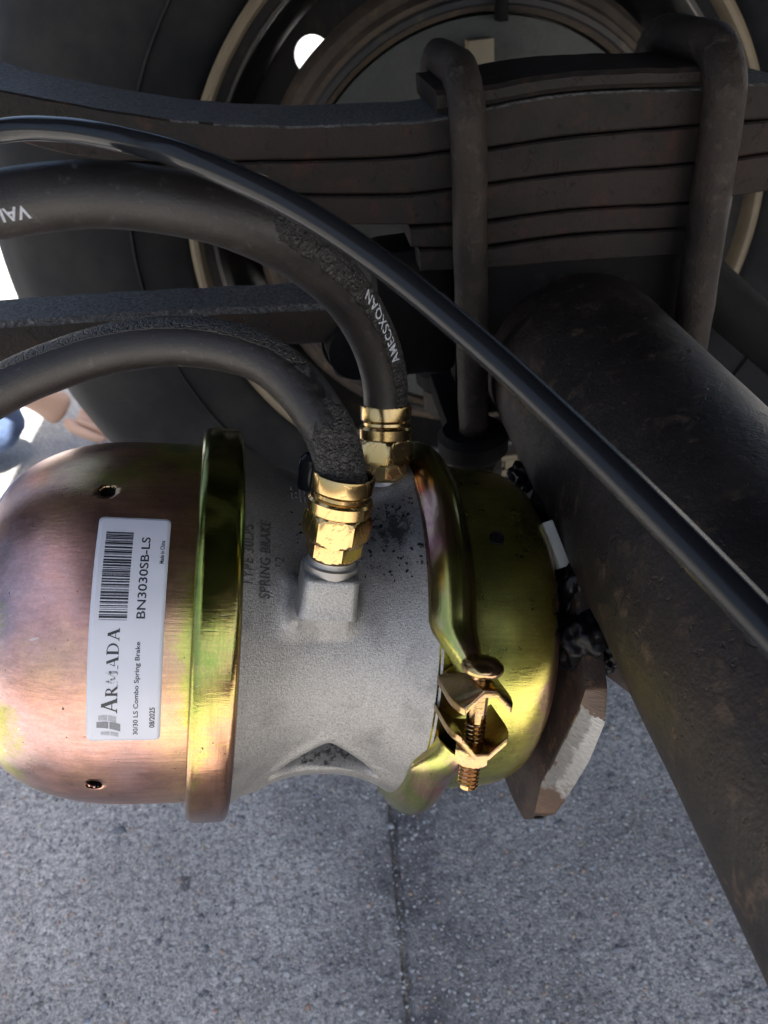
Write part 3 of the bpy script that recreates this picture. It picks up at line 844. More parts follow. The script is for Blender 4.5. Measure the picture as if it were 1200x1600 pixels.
# raised casting letters (font outlines wrapped on the body)
def text_mesh(txt, size, ext=0.0, spacing=1.0, bold=0.0):
    cu = bpy.data.curves.new('t', 'FONT'); cu.body = txt; cu.size = size; cu.extrude = ext; cu.space_character = spacing; cu.offset = bold
    cu.resolution_u = 4
    ob = bpy.data.objects.new('t', cu); COL.objects.link(ob)
    dg = bpy.context.evaluated_depsgraph_get(); dg.update()
    me = bpy.data.meshes.new_from_object(ob.evaluated_get(dg))
    COL.objects.unlink(ob); bpy.data.objects.remove(ob); bpy.data.curves.remove(cu)
    return me
def wrap(me, fn):
    for v in me.vertices: v.co = fn(v.co.x, v.co.y, v.co.z)
    me.update()
def cast_text(txt, s_right, phi0, size, spacing=1.0, sx=1.0):
    me = text_mesh(txt, size, 0.0007, spacing, 0.0)
    wrap(me, lambda x, y, z: cyl(s_right - y, phi0 - math.degrees(x * sx / body_r(s_right - y)), body_r(s_right - y) + z - 0.0001))
    o = link('cast_lettering', me, M['castletter'], castb)
    return o
cast_text('TYPE 30LPS', 0.0232, 38.5, 0.0068, 1.12, 0.80)
cast_text('SPRING BRAKE', 0.0310, 41.5, 0.0068, 1.08, 0.80)
cast_text('12', 0.0375, 32.0, 0.0062, 1.15, 0.9)
# dotted date grid cast next to the front port
dvs, dfs = [], []
for r_ in range(4):
    for c_ in range(6):
        if rnd.random() < 0.12: continue
        s, ph = 0.0425 + r_ * 0.0022, 1.5 - c_ * 1.35 + r_ * 0.1
        hs = 0.00055
        k = len(dvs)
        for ds, dp, up in ((-hs, -0.4, -0.0003), (hs, -0.4, -0.0003), (hs, 0.4, -0.0003), (-hs, 0.4, -0.0003), (-hs * .6, -0.25, 0.0006), (hs * .6, -0.25, 0.0006), (hs * .6, 0.25, 0.0006), (-hs * .6, 0.25, 0.0006)):
            dvs.append(cyl(s + ds, ph + dp, body_r(s) + up))
        dfs += [tuple(k + i for i in f) for f in ((4, 5, 6, 7), (0, 1, 5, 4), (1, 2, 6, 5), (2, 3, 7, 6), (3, 0, 4, 7))]
make('date_grid', dvs, dfs, M['steel'], castb)

# black rubber crumbs fallen round the rear port
cv, cf = [], []
for i in range(430):
    s = 0.0745 + 0.028 * rnd.random(); ph = -6 + 40 * rnd.random() ** 1.3
    if rnd.random() < 0.2: s = 0.040 + 0.04 * rnd.random(); ph = 8 + 34 * rnd.random()
    if rnd.random() < 0.25 : ph = ph * 0.4
    c0 = cyl(s, ph, body_r(s) + 0.0005)
    q1 = PI1 @ c0; q2 = PI2 @ c0
    if max(abs(q1.x), abs(q1.y)) < 0.0145 or max(abs(q2.x), abs(q2.y)) < 0.0135: continue
    nz = Vector((0, c0.y, c0.z)).normalized(); tx = Vector((1, 0, 0)); tyv = nz.cross(tx)
    sz = 0.00025 + 0.0009 * rnd.random() ** 2.2
    m = 6; k = len(cv)
    cv.append(c0 + nz * sz * 0.8)
    st_ = rnd.random() * 3
    for j in range(m):
        an = 2 * math.pi * j / m; rr = sz * (0.5 + 0.9 * rnd.random())
        x_, y_ = rr * math.cos(an) * 1.3, rr * math.sin(an) * 0.8
        cv.append(c0 + tx * (x_ * math.cos(st_) - y_ * math.sin(st_)) + tyv * (x_ * math.sin(st_) + y_ * math.cos(st_)) - nz * 0.0009)
    for j in range(m): cf.append((k, k + 1 + j, k + 1 + (j + 1) % m))
o = make('rubber_crumbs', cv, cf, M['nylon'], ch, smooth=None)
o['kind'] = 'stuff'

# black plug behind the front port
c0 = CI @ at(487, 728, 0.400)
lathe('dust_plug', [(-0.012, 0.006), (0.0, 0.0065), (0.004, 0.0062), (0.0065, 0.004), (0.007, 0.0)], M['nylon'], ch, 32, 'Z', mw=pframe(c0, d1l))

# right-hand (non-pressure) cup with a real drain hole rim
cupp = catmull([Vector((x, y, 0)) for x, y in [(0.108, 0.0955), (0.120, 0.0935), (0.128, 0.0915), (0.138, 0.0905), (0.150, 0.0900), (0.160, 0.0888), (0.168, 0.0855), (0.1735, 0.080), (0.177, 0.072), (0.179, 0.060), (0.180, 0.045), (0.180, 0.0)]], 7)
cup = lathe('service_cup', [(p.x, max(0, p.y)) for p in cupp], M['zinc_cup'], ch, 240, 'X', smooth=60)
c0 = cyl(0.1407, 20.0, 0.0905); nz = Vector((0, c0.y, c0.z)).normalized()
lathe('drain_hole', [(0.0002, 0.0), (0.0003, 0.0030), (0.0012, 0.0036), (-0.001, 0.0042)], M['black'], cup, 28, 'Z', mw=frame_z(c0, nz))

# clamp band: V section swept round with a gap for the bolt
def band():
    sec = [(-0.0006, 0.0925), (-0.0012, 0.0945), (-0.0002, 0.0962), (0.0018, 0.0985), (0.0042, 0.1012), (0.0070, 0.1030), (0.0102, 0.1036), (0.0134, 0.1030), (0.0162, 0.1012), (0.0186, 0.0985), (0.0204, 0.0962), (0.0212, 0.0945), (0.0206, 0.0925)]
    p0, p1 = 79.0, 360 + 63.0
    n = 300; vs, fs = [], []
    k = len(sec)
    for layer in (0, 1):
        for j in range(n + 1):
            ph = p0 + (p1 - p0) * j / n
            e = min((ph - p0), (p1 - ph))
            w = 1 - sst(e / 17.0)           # ends draw in to the right and lift towards the ears
            for i, (s, r) in enumerate(sec):
                t = i / (k - 1)
                ss = s + w * (0.0125 * (1 - t) * (1.0 if ph > 200 else 0.55)) + w * 0.001
                rr = r + w * 0.006 * math.sin(math.pi * t) + w * 0.0035
                rr -= layer * 0.0022
                vs.append(cyl(0.1045 + ss, ph, rr))
    o_ = (n + 1) * k
    for j in range(n):
        for i in range(k - 1):
            A, B_, C_, D = j * k + i, j * k + i + 1, (j + 1) * k + i + 1, (j + 1) * k + i
            fs.append((A, B_, C_, D)); fs.append((o_ + D, o_ + C_, o_ + B_, o_ + A))
        fs.append((j * k, (j + 1) * k, o_ + (j + 1) * k, o_ + j * k))
        fs.append((j * k + k - 1, o_ + j * k + k - 1, o_ + (j + 1) * k + k - 1, (j + 1) * k + k - 1))
    for j in (0, n):
        for i in range(k - 1): fs.append((j * k + i, j * k + i + 1, o_ + j * k + i + 1, o_ + j * k + i))
    return make('clamp_band', vs, fs, M['zinc_clamp'], ch, smooth=50)
clampb = band()
# bolt line: tangent to the band at phi = 68
PHB = 68.0
tb = math.radians(PHB)
radial = Vector((0, -math.sin(tb), math.cos(tb))); tang = Vector((0, -math.cos(tb), -math.sin(tb)))
bc = Vector((0.1215, 0, 0)) + radial * 0.1135
BF = frame_mat(bc, Vector((1, 0, 0)), tang.cross(Vector((1, 0, 0))), tang)     # local z runs down the bolt, y radial (sign below)
ysgn = 1 if (tang.cross(Vector((1, 0, 0)))).dot(radial) > 0 else -1
def ear(t0, sgn, name='clamp_ear'):
    n, m = 40, 10; th = 0.0032
    vs, fs = [], []
    for lay in (0, 1):
        for i in range(n + 1):
            u = -1 + 2 * i / n                         # across the band
            x = 0.0138 * u
            bow = sgn * 0.0105 * max(0, abs(u) - 0.30) * (1.0 if u > 0 else 1.1)
            for j in range(m + 1):
                v = j / m
                wid = 1.0 if v < 0.55 else math.sqrt(max(0.0, 1 - ((v - 0.55) / 0.5) ** 2)) * 0.45 + 0.55
                y = -0.0190 + 0.0320 * v
                foot = 0.0 * (1 - sst(v / 0.35)) * sgn * -1.0
                vs.append(BF @ Vector((x * wid, y * ysgn, t0 + bow + foot + (lay - 0.5) * th)))
    K = (n + 1) * (m + 1)
    for i in range(n):
        for j in range(m):
            A = i * (m + 1) + j; q4 = (A, A + 1, A + m + 2, A + m + 1)
            fs.append(q4); fs.append(tuple(K + x for x in reversed(q4)))
    bnd = [i * (m + 1) for i in range(n + 1)] + [n * (m + 1) + j for j in range(1, m + 1)] + [i * (m + 1) + m for i in range(n - 1, -1, -1)] + [j for j in range(m - 1, 0, -1)]
    for i in range(len(bnd)):
        A, B_ = bnd[i], bnd[(i + 1) % len(bnd)]
        fs.append((A, B_, K + B_, K + A))
    return make(name, vs, fs, M['zinc_bolt'], clampb, smooth=24, bevel=0.0006, seg=2)
ear(-0.0165, 1); ear(0.0125, -1)
# carriage bolt
bolt = lathe('clamp_bolt', [(-0.0275, 0.0), (-0.0272, 0.004), (-0.0262, 0.0072), (-0.0245, 0.0090), (-0.0228, 0.0094), (-0.0215, 0.0088), (-0.0205, 0.0060), (-0.0200, 0.0043), (0.0020, 0.0043)],
      M['zinc_bolt'], ch, 48, 'Z', smooth=40, mw=BF)
# threaded length: helical ridge
def thread(z0, z1, r, pitch, name, parent):
    n = 28; turns = (z1 - z0) / pitch; vs, fs = [], []
    steps = int(turns * n); pf = [(0.0, -0.0011), (0.3, -0.0002), (0.5, 0.0), (0.7, -0.0002), (1.0, -0.0011)]
    for i in range(steps + 1):
        aa = 2 * math.pi * i / n; zb = z0 + pitch * i / n
        for f_, dr in pf: vs.append(BF @ Vector(((r + dr) * math.cos(aa), (r + dr) * math.sin(aa), zb + f_ * pitch)))
    k = len(pf)
    for i in range(steps):
        for j in range(k - 1): fs.append((i * k + j, i * k + j + 1, (i + 1) * k + j + 1, (i + 1) * k + j))
    b0_ = len(vs)
    for j in range(n): vs.append(BF @ Vector(((r - 0.0011) * math.cos(2 * math.pi * j / n), (r - 0.0011) * math.sin(2 * math.pi * j / n), z1 + pitch)))
    vs.append(BF @ Vector((0, 0, z1 + pitch + 0.0008)))
    for j in range(n): fs.append((b0_ + j, b0_ + (j + 1) % n, b0_ + n))
    for z_ in (z0,):
        k0 = len(vs)
        for zz in (z0, z1 + pitch):
            for j in range(n): vs.append(BF @ Vector(((r - 0.00115) * math.cos(2 * math.pi * j / n), (r - 0.00115) * math.sin(2 * math.pi * j / n), zz)))
        for j in range(n): fs.append((k0 + j, k0 + (j + 1) % n, k0 + n + (j + 1) % n, k0 + n + j))
    return make(name, vs, fs, M['zinc_bolt'], parent, smooth=25)
thread(0.0015, 0.0325, 0.0048, 0.0019, 'bolt_thread', bolt)
hexnut('clamp_nut', 0.0072, 0.0142, 0.0215, M['zinc_bolt'], ch, BF, cham=0.001, rot=0.2)

# part label wrapped on the cap
LR = 0.0940
S_R, PH_B, LW, LL = -0.0132, 81.0, 0.0302, 0.1005
def lab(u, v, dz=0.0):   # u up the label 0..LL, v from right edge towards the left 0..LW
    return cyl(S_R - v, PH_B - math.degrees(u / LR), LR + 0.00010 + dz)
def label():
    nu, nv = 80, 16
    rr = 0.0022
    vs, fs = [], []
    for i in range(nu + 1):
        for j in range(nv + 1):
            u, v = LL * i / nu, LW * j / nv
            # rounded corners by pulling the corner grid in
            du = max(rr - u, u - (LL - rr), 0); dv = max(rr - v, v - (LW - rr), 0)
            if du > 0 and dv > 0:
                m_ = max(du, dv) / math.hypot(du, dv)
                u -= (1 - m_) * du * (1 if u > LL / 2 else -1); v -= (1 - m_) * dv * (1 if v > LW / 2 else -1)
            wr = 0.00022 * max(0, noise.noise(Vector((u * 120, v * 40, 2)))) if 0.045 < u < 0.075 and v < 0.016 else 0
            vs.append(lab(u, v, 0))
    k = nv + 1
    for i in range(nu):
        for j in range(nv): fs.append((i * k + j, i * k + j + 1, (i + 1) * k + j + 1, (i + 1) * k + j))
    o = make('part_label', vs, fs, M['paper'], ch, smooth=180)
    so_ = o.modifiers.new('t', 'SOLIDIFY'); so_.thickness = 0.00012; so_.offset = 1
    return o
labo = label()
DZ = 0.00018
def ltext(txt, u0, u1, v0, v1, mat=None, name='printed_text', bold=0.0):
    me = text_mesh(txt, 0.01, 0, 1.0, bold)
    xs = [v.co.x for v in me.vertices]; ys = [v.co.y for v in me.vertices]
    x0, x1, y0, y1 = min(xs), max(xs), min(ys), max(ys)
    wrap(me, lambda x, y, z: lab(u0 + (x - x0) / (x1 - x0) * (u1 - u0), v0 + (y - y0) / (y1 - y0) * (v1 - v0), DZ))
    return link(name, me, mat or M['ink'], labo)
def fr(u, v): return u * LL, v * LW
def lt(txt, u0, u1, v0, v1, **k): return ltext(txt, u0 * LL, u1 * LL, v0 * LW, v1 * LW, **k)
lt('BN3030SB-LS', 0.548, 0.904, 0.265, 0.385, bold=0.00012)
lt('Made in China', 0.784, 0.890, 0.060, 0.122, bold=0.0002)
lt('30/30 LS Combo Spring Brake', 0.030, 0.452, 0.290, 0.375, bold=0.00018)
lt('08/2025', 0.066, 0.166, 0.080, 0.155, bold=0.00022)
# barcode
bvs, bfs = [], []
def lrect(u0, u1, v0, v1, V, F, nv=1):
    k = len(V); V += [lab(u0, v0, DZ), lab(u1, v0, DZ), lab(u1, v1, DZ), lab(u0, v1, DZ)]; F.append((k, k + 1, k + 2, k + 3))
u = 0.540 * LL
rb = random.Random(3)
while u < 0.925 * LL:
    w = rb.choice([0.00022, 0.00022, 0.00045, 0.0007, 0.0009]); lrect(u, u + w, 0.505 * LW, 0.880 * LW, bvs, bfs); u += w + rb.choice([0.00018, 0.0002, 0.0002, 0.0004, 0.0006])
link('barcode', mesh('barcode', bvs, bfs), M['ink'], labo)
# serif word ARMADA: hand-drawn glyphs, unit height 1
def glyph(ch_):
    S = 0.055
    def slab(x0, x1, y): return [(x0, y), (x1, y), (x1, y + S * 1.2), (x0, y + S * 1.2)]
    def stroke(xa, ya, xb, yb, w, k_=1.35):
        w *= k_
        return [(xa - w / 2, ya), (xa + w / 2, ya), (xb + w / 2, yb), (xb - w / 2, yb)]
    def bowl(cx, cy, rx, ry, w, a0, a1, n=16):
        P = []
        for i in range(n + 1):
            t = math.radians(a0 + (a1 - a0) * i / n); P.append((cx + rx * math.cos(t), cy + ry * math.sin(t)))
        for i in range(n, -1, -1):
            t = math.radians(a0 + (a1 - a0) * i / n); P.append((cx + (rx - w) * math.cos(t), cy + (ry - 0.06) * math.sin(t)))
        return P
    if ch_ == 'A': return 0.95, [stroke(0.14, 0, 0.46, 1, 0.06), stroke(0.78, 0, 0.46, 1, 0.16), [(0.24, 0.30), (0.68, 0.30), (0.66, 0.36), (0.26, 0.36)], slab(0.02, 0.28, 0), slab(0.62, 0.94, 0)]
    if ch_ == 'R': return 0.90, [stroke(0.2, 0, 0.2, 1, 0.15), slab(0.04, 0.36, 0), slab(0.04, 0.3, 0.957), bowl(0.38, 0.745, 0.28, 0.255, 0.14, -90, 90), [(0.2, 0.94), (0.4, 0.94), (0.4, 1), (0.2, 1)], [(0.2, 0.49), (0.4, 0.49), (0.4, 0.55), (0.2, 0.55)], stroke(0.76, 0, 0.40, 0.5, 0.17), slab(0.66, 0.92, 0)]
    if ch_ == 'M': return 1.12, [stroke(0.16, 0, 0.16, 1, 0.06), stroke(0.55, 0.08, 0.18, 1, 0.15), stroke(0.53, 0.08, 0.90, 1, 0.06), stroke(0.92, 0, 0.92, 1, 0.14), slab(0.04, 0.28, 0), slab(0.76, 1.08, 0), slab(0.04, 0.25, 0.957), slab(0.84, 1.07, 0.957)]
    if ch_ == 'D': return 0.98, [stroke(0.2, 0, 0.2, 1, 0.15), slab(0.04, 0.4, 0), slab(0.04, 0.4, 0.957), bowl(0.38, 0.5, 0.50, 0.5, 0.15, -90, 90)]
x = 0.0
items = []
for i, c_ in enumerate('ARMADA'):
    sc = 1.0 if i == 0 else 0.74
    adv, polys = glyph(c_)
    items.append((x, sc, polys, i)); x += adv * sc + 0.02
TW = x
u0, u1 = 0.137 * LL, 0.510 * LL
vb, hh = 0.590 * LW, 0.215 * LW
AV, AF, AV2, AF2 = [], [], [], []
for gx, sc, polys, i in items:
    for pi_, P in enumerate(polys):
        V, F = (AV2, AF2) if i in (2,) or (i == 3 and pi_ == 0) else (AV, AF)
        k = len(V)
        lift = DZ + 0.000004 * pi_
        V += [lab(u0 + (gx + px * sc) / TW * (u1 - u0), vb + py * sc * hh, lift) for px, py in P]
        tri = tessellate_polygon([[Vector((px, py, 0)) for px, py in P]])
        F += [tuple(k + t for t in f) for f in tri]
link('brand_word', mesh('brand_word', AV, AF), M['ink'], labo)
link('brand_word', mesh('brand_word', AV2, AF2), M['wornink'], labo)
# sail emblem: three grey sail shapes, cut by thin gaps
def sail(cu, cv_, w, h, lean, mat):
    V, F = [], []
    for half in (0, 1):
        P = []
        y0, y1 = (0.0, 0.46) if half == 0 else (0.50, 1.0)
        for i in range(9):
            t = i / 8; y = y0 + (y1 - y0) * t; P.append((lean * y + 0.14 * math.sin(math.pi * y), y))
        for i in range(8, -1, -1):
            t = i / 8; y = y0 + (y1 - y0) * t; P.append((lean * y + (1 - 0.25 * y) + 0.20 * math.sin(math.pi * y), y))
        k = len(V)
        V += [lab((cu + px * w) * LL, (cv_ + py * h) * LW, DZ) for px, py in P]
        F += [tuple(k + t for t in f) for f in tessellate_polygon([[Vector((px, py, 0)) for px, py in P]])]
    link('emblem', mesh('emblem', V, F), mat, labo)
sail(0.048, 0.545, 0.038, 0.32, 0.55, M['greyink'])
sail(0.020, 0.570, 0.022, 0.24, 0.5, M['paleink'])
sail(0.092, 0.600, 0.030, 0.24, 0.45, M['paleink'])

# =================================================================== AIR HOSES WITH BRASS FITTINGS
def fitting(root, B, d, rot):
    x = (Vector((1, 0, 0)) - d * d.x).normalized()
    F = frame_mat(B - root.location, x, d.cross(x), d)
    ft = lathe('steel_collar', [(-0.011, 0.002), (-0.011, 0.0112), (0.0008, 0.0118), (0.0022, 0.0118), (0.0030, 0.0108), (0.0042, 0.0104), (0.0052, 0.0106), (0.0056, 0.0100), (0.0062, 0.008)], M['steel'], root, 48, 'Z', smooth=30, mw=F)
    hexnut('lower_nut', 0.0108, 0.0058, 0.0152, M['brass'], root, F, cham=0.0016, rot=rot + 0.15)
    hexnut('hex_nut', 0.01300, 0.0135, 0.0272, M['brass'], root, F, cham=0.0026, rot=rot)
    lathe('ferrule', [(0.0262, 0.006), (0.0262, 0.0130), (0.0270, 0.0137), (0.0318, 0.0140), (0.0330, 0.0132), (0.0336, 0.0118), (0.0350, 0.0117), (0.0358, 0.0124), (0.0365, 0.01300),
                      (0.0425, 0.01325), (0.0434, 0.0130), (0.0437, 0.0125), (0.0436, 0.0120), (0.0428, 0.01165), (0.035, 0.0115)], M['brass'], root, 72, 'Z', smooth=32, mw=F)

def hose(name, pts, r, mat, B, d, rot, label, patch, wear):
    root = empty(name, B, label, 'air hose')
    P = catmull([p - root.location for p in pts], 22)
    def fn(p, u, a_):
        c = noise.noise(p * 55 + Vector((3, 1, 7)))
        g = max(0.0, c + 0.12) if patch(u) else 0.0
        return 0.0012 * g * noise.noise(p * 620) + 0.0016 * g * noise.noise(p * 260)
    tube('rubber_hose', P, r, mat, root, 110, fn=fn, smooth=180, wear=wear)
    fitting(root, B, d, rot)
    return root, P
pA = [(-330, 860, .375), (-120, 690, .36), (0, 611, .352), (100, 567, .346), (200, 540, .340), (300, 534, .335), (395, 553, .331), (455, 592, .329), (500, 650, .328), (525, 703, .329)]
ptsA = [at(*p) for p in pA] + [T1 - d1 * 0.004, T1 - d1 * 0.014]
h1, P1 = hose('air_hose', ptsA, 0.0107, M['rubber1'], B1, d1, 0.10, 'cracked black rubber hose arching low into the nearer brass fitting on the cast housing', lambda u: u > 0.3,
              lambda u, q_: sst((u - 0.66) / 0.18) * 0.72 + 0.75 * sst((q_.z - 0.72) / 0.15) * sst((u - 0.15) / 0.1) + 0.25 * sst((q_.x + q_.z - 0.9) / 0.3) * sst((u - 0.5) / 0.2))
pB = [(-330, 420, .28), (-120, 346, .272), (0, 320, .272), (150, 304, .276), (300, 323, .286), (400, 357, .300), (480, 404, .323), (543, 462, .348), (582, 527, .372), (600, 588, .390)]
ptsB = [at(*p) for p in pB] + [T2 - d2 * 0.004, T2 - d2 * 0.014]
h2, P2 = hose('air_hose', ptsB, 0.0113, M['rubber2'], B2, d2, 0.45, 'thick black printed rubber hose arching above the other into the farther brass fitting', lambda u: u > 0.4,
              lambda u, q_: sst((u - 0.36) / 0.2) * 0.95 * sst((q_.x * 0.75 + q_.z * 0.6 - q_.y * 0.2 - 0.15) / 0.5) + 0.5 * sst((u - 0.88) / 0.06))

# print on the rear hose
def hose_text(root, P, txt, center_uv, size, side, flip=False, spacing=1.1, xs=1.0):
    """lay text along the hose starting where the path passes the given pixel"""
    T, N, Bn = frames(P)
    L = [0]
    for i in range(1, len(P)): L.append(L[-1] + (P[i] - P[i - 1]).length)
    def proj(p):
        w = np.array(p + root.location - Vector((0, 0, H))); q_ = W3.T @ w
        return 600 + 1230 * q_[0] / q_[2], 800 - 1230 * q_[1] / q_[2]
    best = min(range(len(P)), key=lambda i: (proj(P[i])[0] - center_uv[0]) ** 2 + (proj(P[i])[1] - center_uv[1]) ** 2)
    me = text_mesh(txt, size, 0.0, spacing, 0.00012)
    l0 = L[best]
    camp = Vector((0, 0, H)) - root.location
    def f(x, y, z):
        l = l0 + (-x if flip else x) * xs
        i = 0
        while i < len(L) - 2 and L[i + 1] < l: i += 1
        t = (l - L[i]) / (L[i + 1] - L[i]); p = P[i].lerp(P[i + 1], t)
        tt = T[i].lerp(T[i + 1], t).normalized()
        tc = (camp - p); tc = (tc - tt * tc.dot(tt)).normalized()      # side of the hose that faces the photographer
        bb = tt.cross(tc)
        aa = side + (y / 0.0113)
        return p + (tc * math.cos(aa) + bb * math.sin(aa)) * 0.01155
    wrap(me, f)
    o = link('printed_text', me, M['hoseprint'], root)
    return o
hose_text(h2, P2, 'AMECSXQAN', (622, 545), 0.0066, -0.85, flip=True, spacing=1.12, xs=1.0)
hose_text(h2, P2, 'VAL', (52, 318), 0.0062, 0.12, flip=True, spacing=1.0)

# thin nylon tube
tn = [(-330, 330, .34), (-150, 240, .315), (0, 205, .300), (100, 203, .286), (200, 220, .272), (303, 250, .258), (455, 320, .250), (600, 415, .243), (750, 538, .228), (900, 677, .207), (1050, 826, .187), (1200, 982, .169), (1330, 1125, .156)]
tb_ = empty('air_line', at(600, 415, .243), 'thin shiny black nylon air tube crossing diagonally in front of everything', 'air tube')
tube('nylon_tube', [p - tb_.location for p in catmull([at(*p) for p in tn], 14)], 0.0043, M['nylon'], tb_, 40, smooth=180)

# =================================================================== MOUNTING BRACKET (plate between chamber and axle)
bk = empty('mounting_bracket', mw=CM @ Matrix.Translation((0.185, 0, 0)), label='brown steel mounting plate with a bright ground edge between chamber and axle', cat='bracket')
# local X = chamber axis; outline in (e1, towards camera)
near = [(0.070, 0.030), (0.057, 0.050), (0.0335, 0.0825), (0.0226, 0.0834), (-0.0068, 0.0815), (-0.030, 0.0805), (-0.0431, 0.0797), (-0.0623, 0.0850), (-0.078, 0.078), (-0.083, 0.062), (-0.088, 0.030), (-0.080, -0.080), (0.045, -0.090)]
far = [(0.070, 0.031), (0.058, 0.056), (0.0365, 0.0838), (0.0220, 0.0930), (-0.005, 0.0945), (-0.020, 0.0931), (-0.040, 0.0910), (-0.0580, 0.0884), (-0.078, 0.078), (-0.084, 0.062), (-0.088, 0.030), (-0.080, -0.080), (0.045, -0.090)]
PM = Matrix(((0, 0, 1, 0), (0, -1, 0, 0), (1, 0, 0, 0), (0, 0, 0, 1)))
def plate():
    n = len(near); vs = []
    for L_, s in ((near, 0.0), (far, 0.0105)):
        for e, f_ in L_: vs.append((s, -f_, e))
    fs = [tuple(range(n))[::-1], tuple(range(n, 2 * n))] + [(i, (i + 1) % n, n + (i + 1) % n, n + i) for i in range(n)]
    o = make('plate', vs, fs, [M['brown'], M['bright']], bk, smooth=20, bevel=0.0010)
    for p in o.data.polygons:
        c0 = p.center; nn = p.normal
        if -nn.y > 0.55 and -0.060 < c0.z < 0.036 and abs(nn.x) < 0.85: p.material_index = 1
    return o
plate()
hc = Vector((0.0055, -0.0824, -0.0695))
lathe('bolt_hole', [(0.0004, 0.0), (0.0004, 0.0026), (-0.001, 0.0028)], M['black'], bk, 24, 'Z', mw=frame_z(hc, Vector((0, -0.91, -0.41))))
# painted weld and gusset to the axle
def lump(name, p, r, mat, parent, seed=0, amp=0.3, sc=(1, 1, 1), f=90):
    bm = bmesh.new(); bmesh.ops.create_icosphere(bm, subdivisions=5, radius=1)
    for v in bm.verts:
        k = 1 + amp * noise.noise(v.co * 2.2 + Vector((seed, 0, 0))) + amp * 0.22 * noise.noise(v.co * 5 + Vector((seed, 0, 0)))
        v.co = Vector((v.co.x * sc[0], v.co.y * sc[1], v.co.z * sc[2])) * r * k + p
    return finish(name, bm, mat, parent, 180)
q = NT('weld_black'); q.set(base=(0.004, 0.004, 0.005), rough=0.30, spec=0.14); q.bump(q.noise(150, 2, 0.5), 0.10, 0.001); M['weld'] = q.m
BI = bk.matrix_world.inverted() if False else (CM @ Matrix.Translation((0.185, 0, 0))).inverted()
lump('weld_bead', BI @ at(912, 1000, 0.398), 0.015, M['weld'], bk, 1, 0.25, (1.0, 0.9, 1.1))
lump('weld_bead', BI @ at(897, 930, 0.412), 0.013, M['weld'], bk, 4, 0.3, (1.0, 0.9, 1.6))
lump('weld_bead', BI @ at(862, 790, 0.462), 0.014, M['weld'], bk, 5, 0.25, (0.8, 1.4, 0.9))
lump('weld_bead', BI @ at(935, 1022, 0.396), 0.010, M['weld'], bk, 9, 0.35, (1.0, 1.0, 0.9))
lump('weld_bead', BI @ at(890, 880, 0.428), 0.012, M['weld'], bk, 12, 0.3, (0.9, 0.9, 1.7))
lump('weld_bead', BI @ at(822, 745, 0.487), 0.010, M['weld'], bk, 8, 0.35, (1.0, 1.2, 0.8))
G = [BI @ at(925, 1040, 0.45), BI @ at(985, 1085, 0.462), BI @ at(1010, 1060, 0.47), BI @ at(930, 975, 0.47)]
gd = BI.to_3x3() @ Vector((0.0, 0.05, -0.004))
make('gusset', G + [g + gd for g in G], [(0, 1, 2, 3), (4, 7, 6, 5), (0, 4, 5, 1), (1, 5, 6, 2), (2, 6, 7, 3), (3, 7, 4, 0)], M['brown'], bk, bevel=0.0008)
# pale strip added for the bright patch between cup and axle
c0 = BI @ at(866, 851, 0.408)
up = (BI @ at(879, 884, 0.407) - BI @ at(853, 818, 0.410)).normalized()
FM = frame_z(c0, up)
box('pale_strip', (-0.0030, -0.003, -0.0125), (0.0030, 0.003, 0.0125), M['pale'], bk, 0.0008, mw=FM)

# =================================================================== PERSON beyond the tyre, mostly hidden
def skin_body(name, joints, edges, mat, parent, root=0, sub=2):
    me = bpy.data.meshes.new(name); me.from_pydata([j[0] for j in joints], edges, [])
    o = bpy.data.objects.new(name, me); COL.objects.link(o); o.parent = parent
    me.materials.append(mat)
    md = o.modifiers.new('skin', 'SKIN')
    for i, j in enumerate(joints):
        sv = me.skin_vertices[0].data[i]; sv.radius = (j[1], j[1]) if isinstance(j[1], float) else j[1]
        sv.use_root = (i == root)
    md.use_smooth_shade = True
    s = o.modifiers.new('sub', 'SUBSURF'); s.levels = sub; s.render_levels = sub
    return o
q = NT('denim'); q.set(base=q.mix(q.noise(30, 4), (0.045, 0.075, 0.16), (0.13, 0.19, 0.33)), rough=0.85)
q.bump(q.noise(30, 3, 0.5), 0.5, 0.01); M['denim'] = q.m
M['navy'] = plain('navy_cloth', (0.012, 0.018, 0.045), 0.9, 0, 0.3, 30, 0.3)
M['skin'] = plain('skin', (0.46, 0.30, 0.22), 0.5, 0, 0.08, 30, 0.1)
M['hair'] = plain('hair', (0.03, 0.02, 0.015), 0.6, 0, 0.3, 90, 0.4)
M['boot'] = plain('tan_leather', (0.30, 0.22, 0.15), 0.6, 0, 0.2, 30, 0.2)
pp = empty('person', (-0.85, 1.45, 0.0), 'person in blue jeans and navy jacket kneeling beyond the tyre, bare hand lowered', 'person')
o_ = Vector((-0.85, 1.45, 0.0))
def J(x, y, z): return (Vector((x, y, z)) - o_)[:]
hx = Vector((-0.52, 1.36, 0.075))
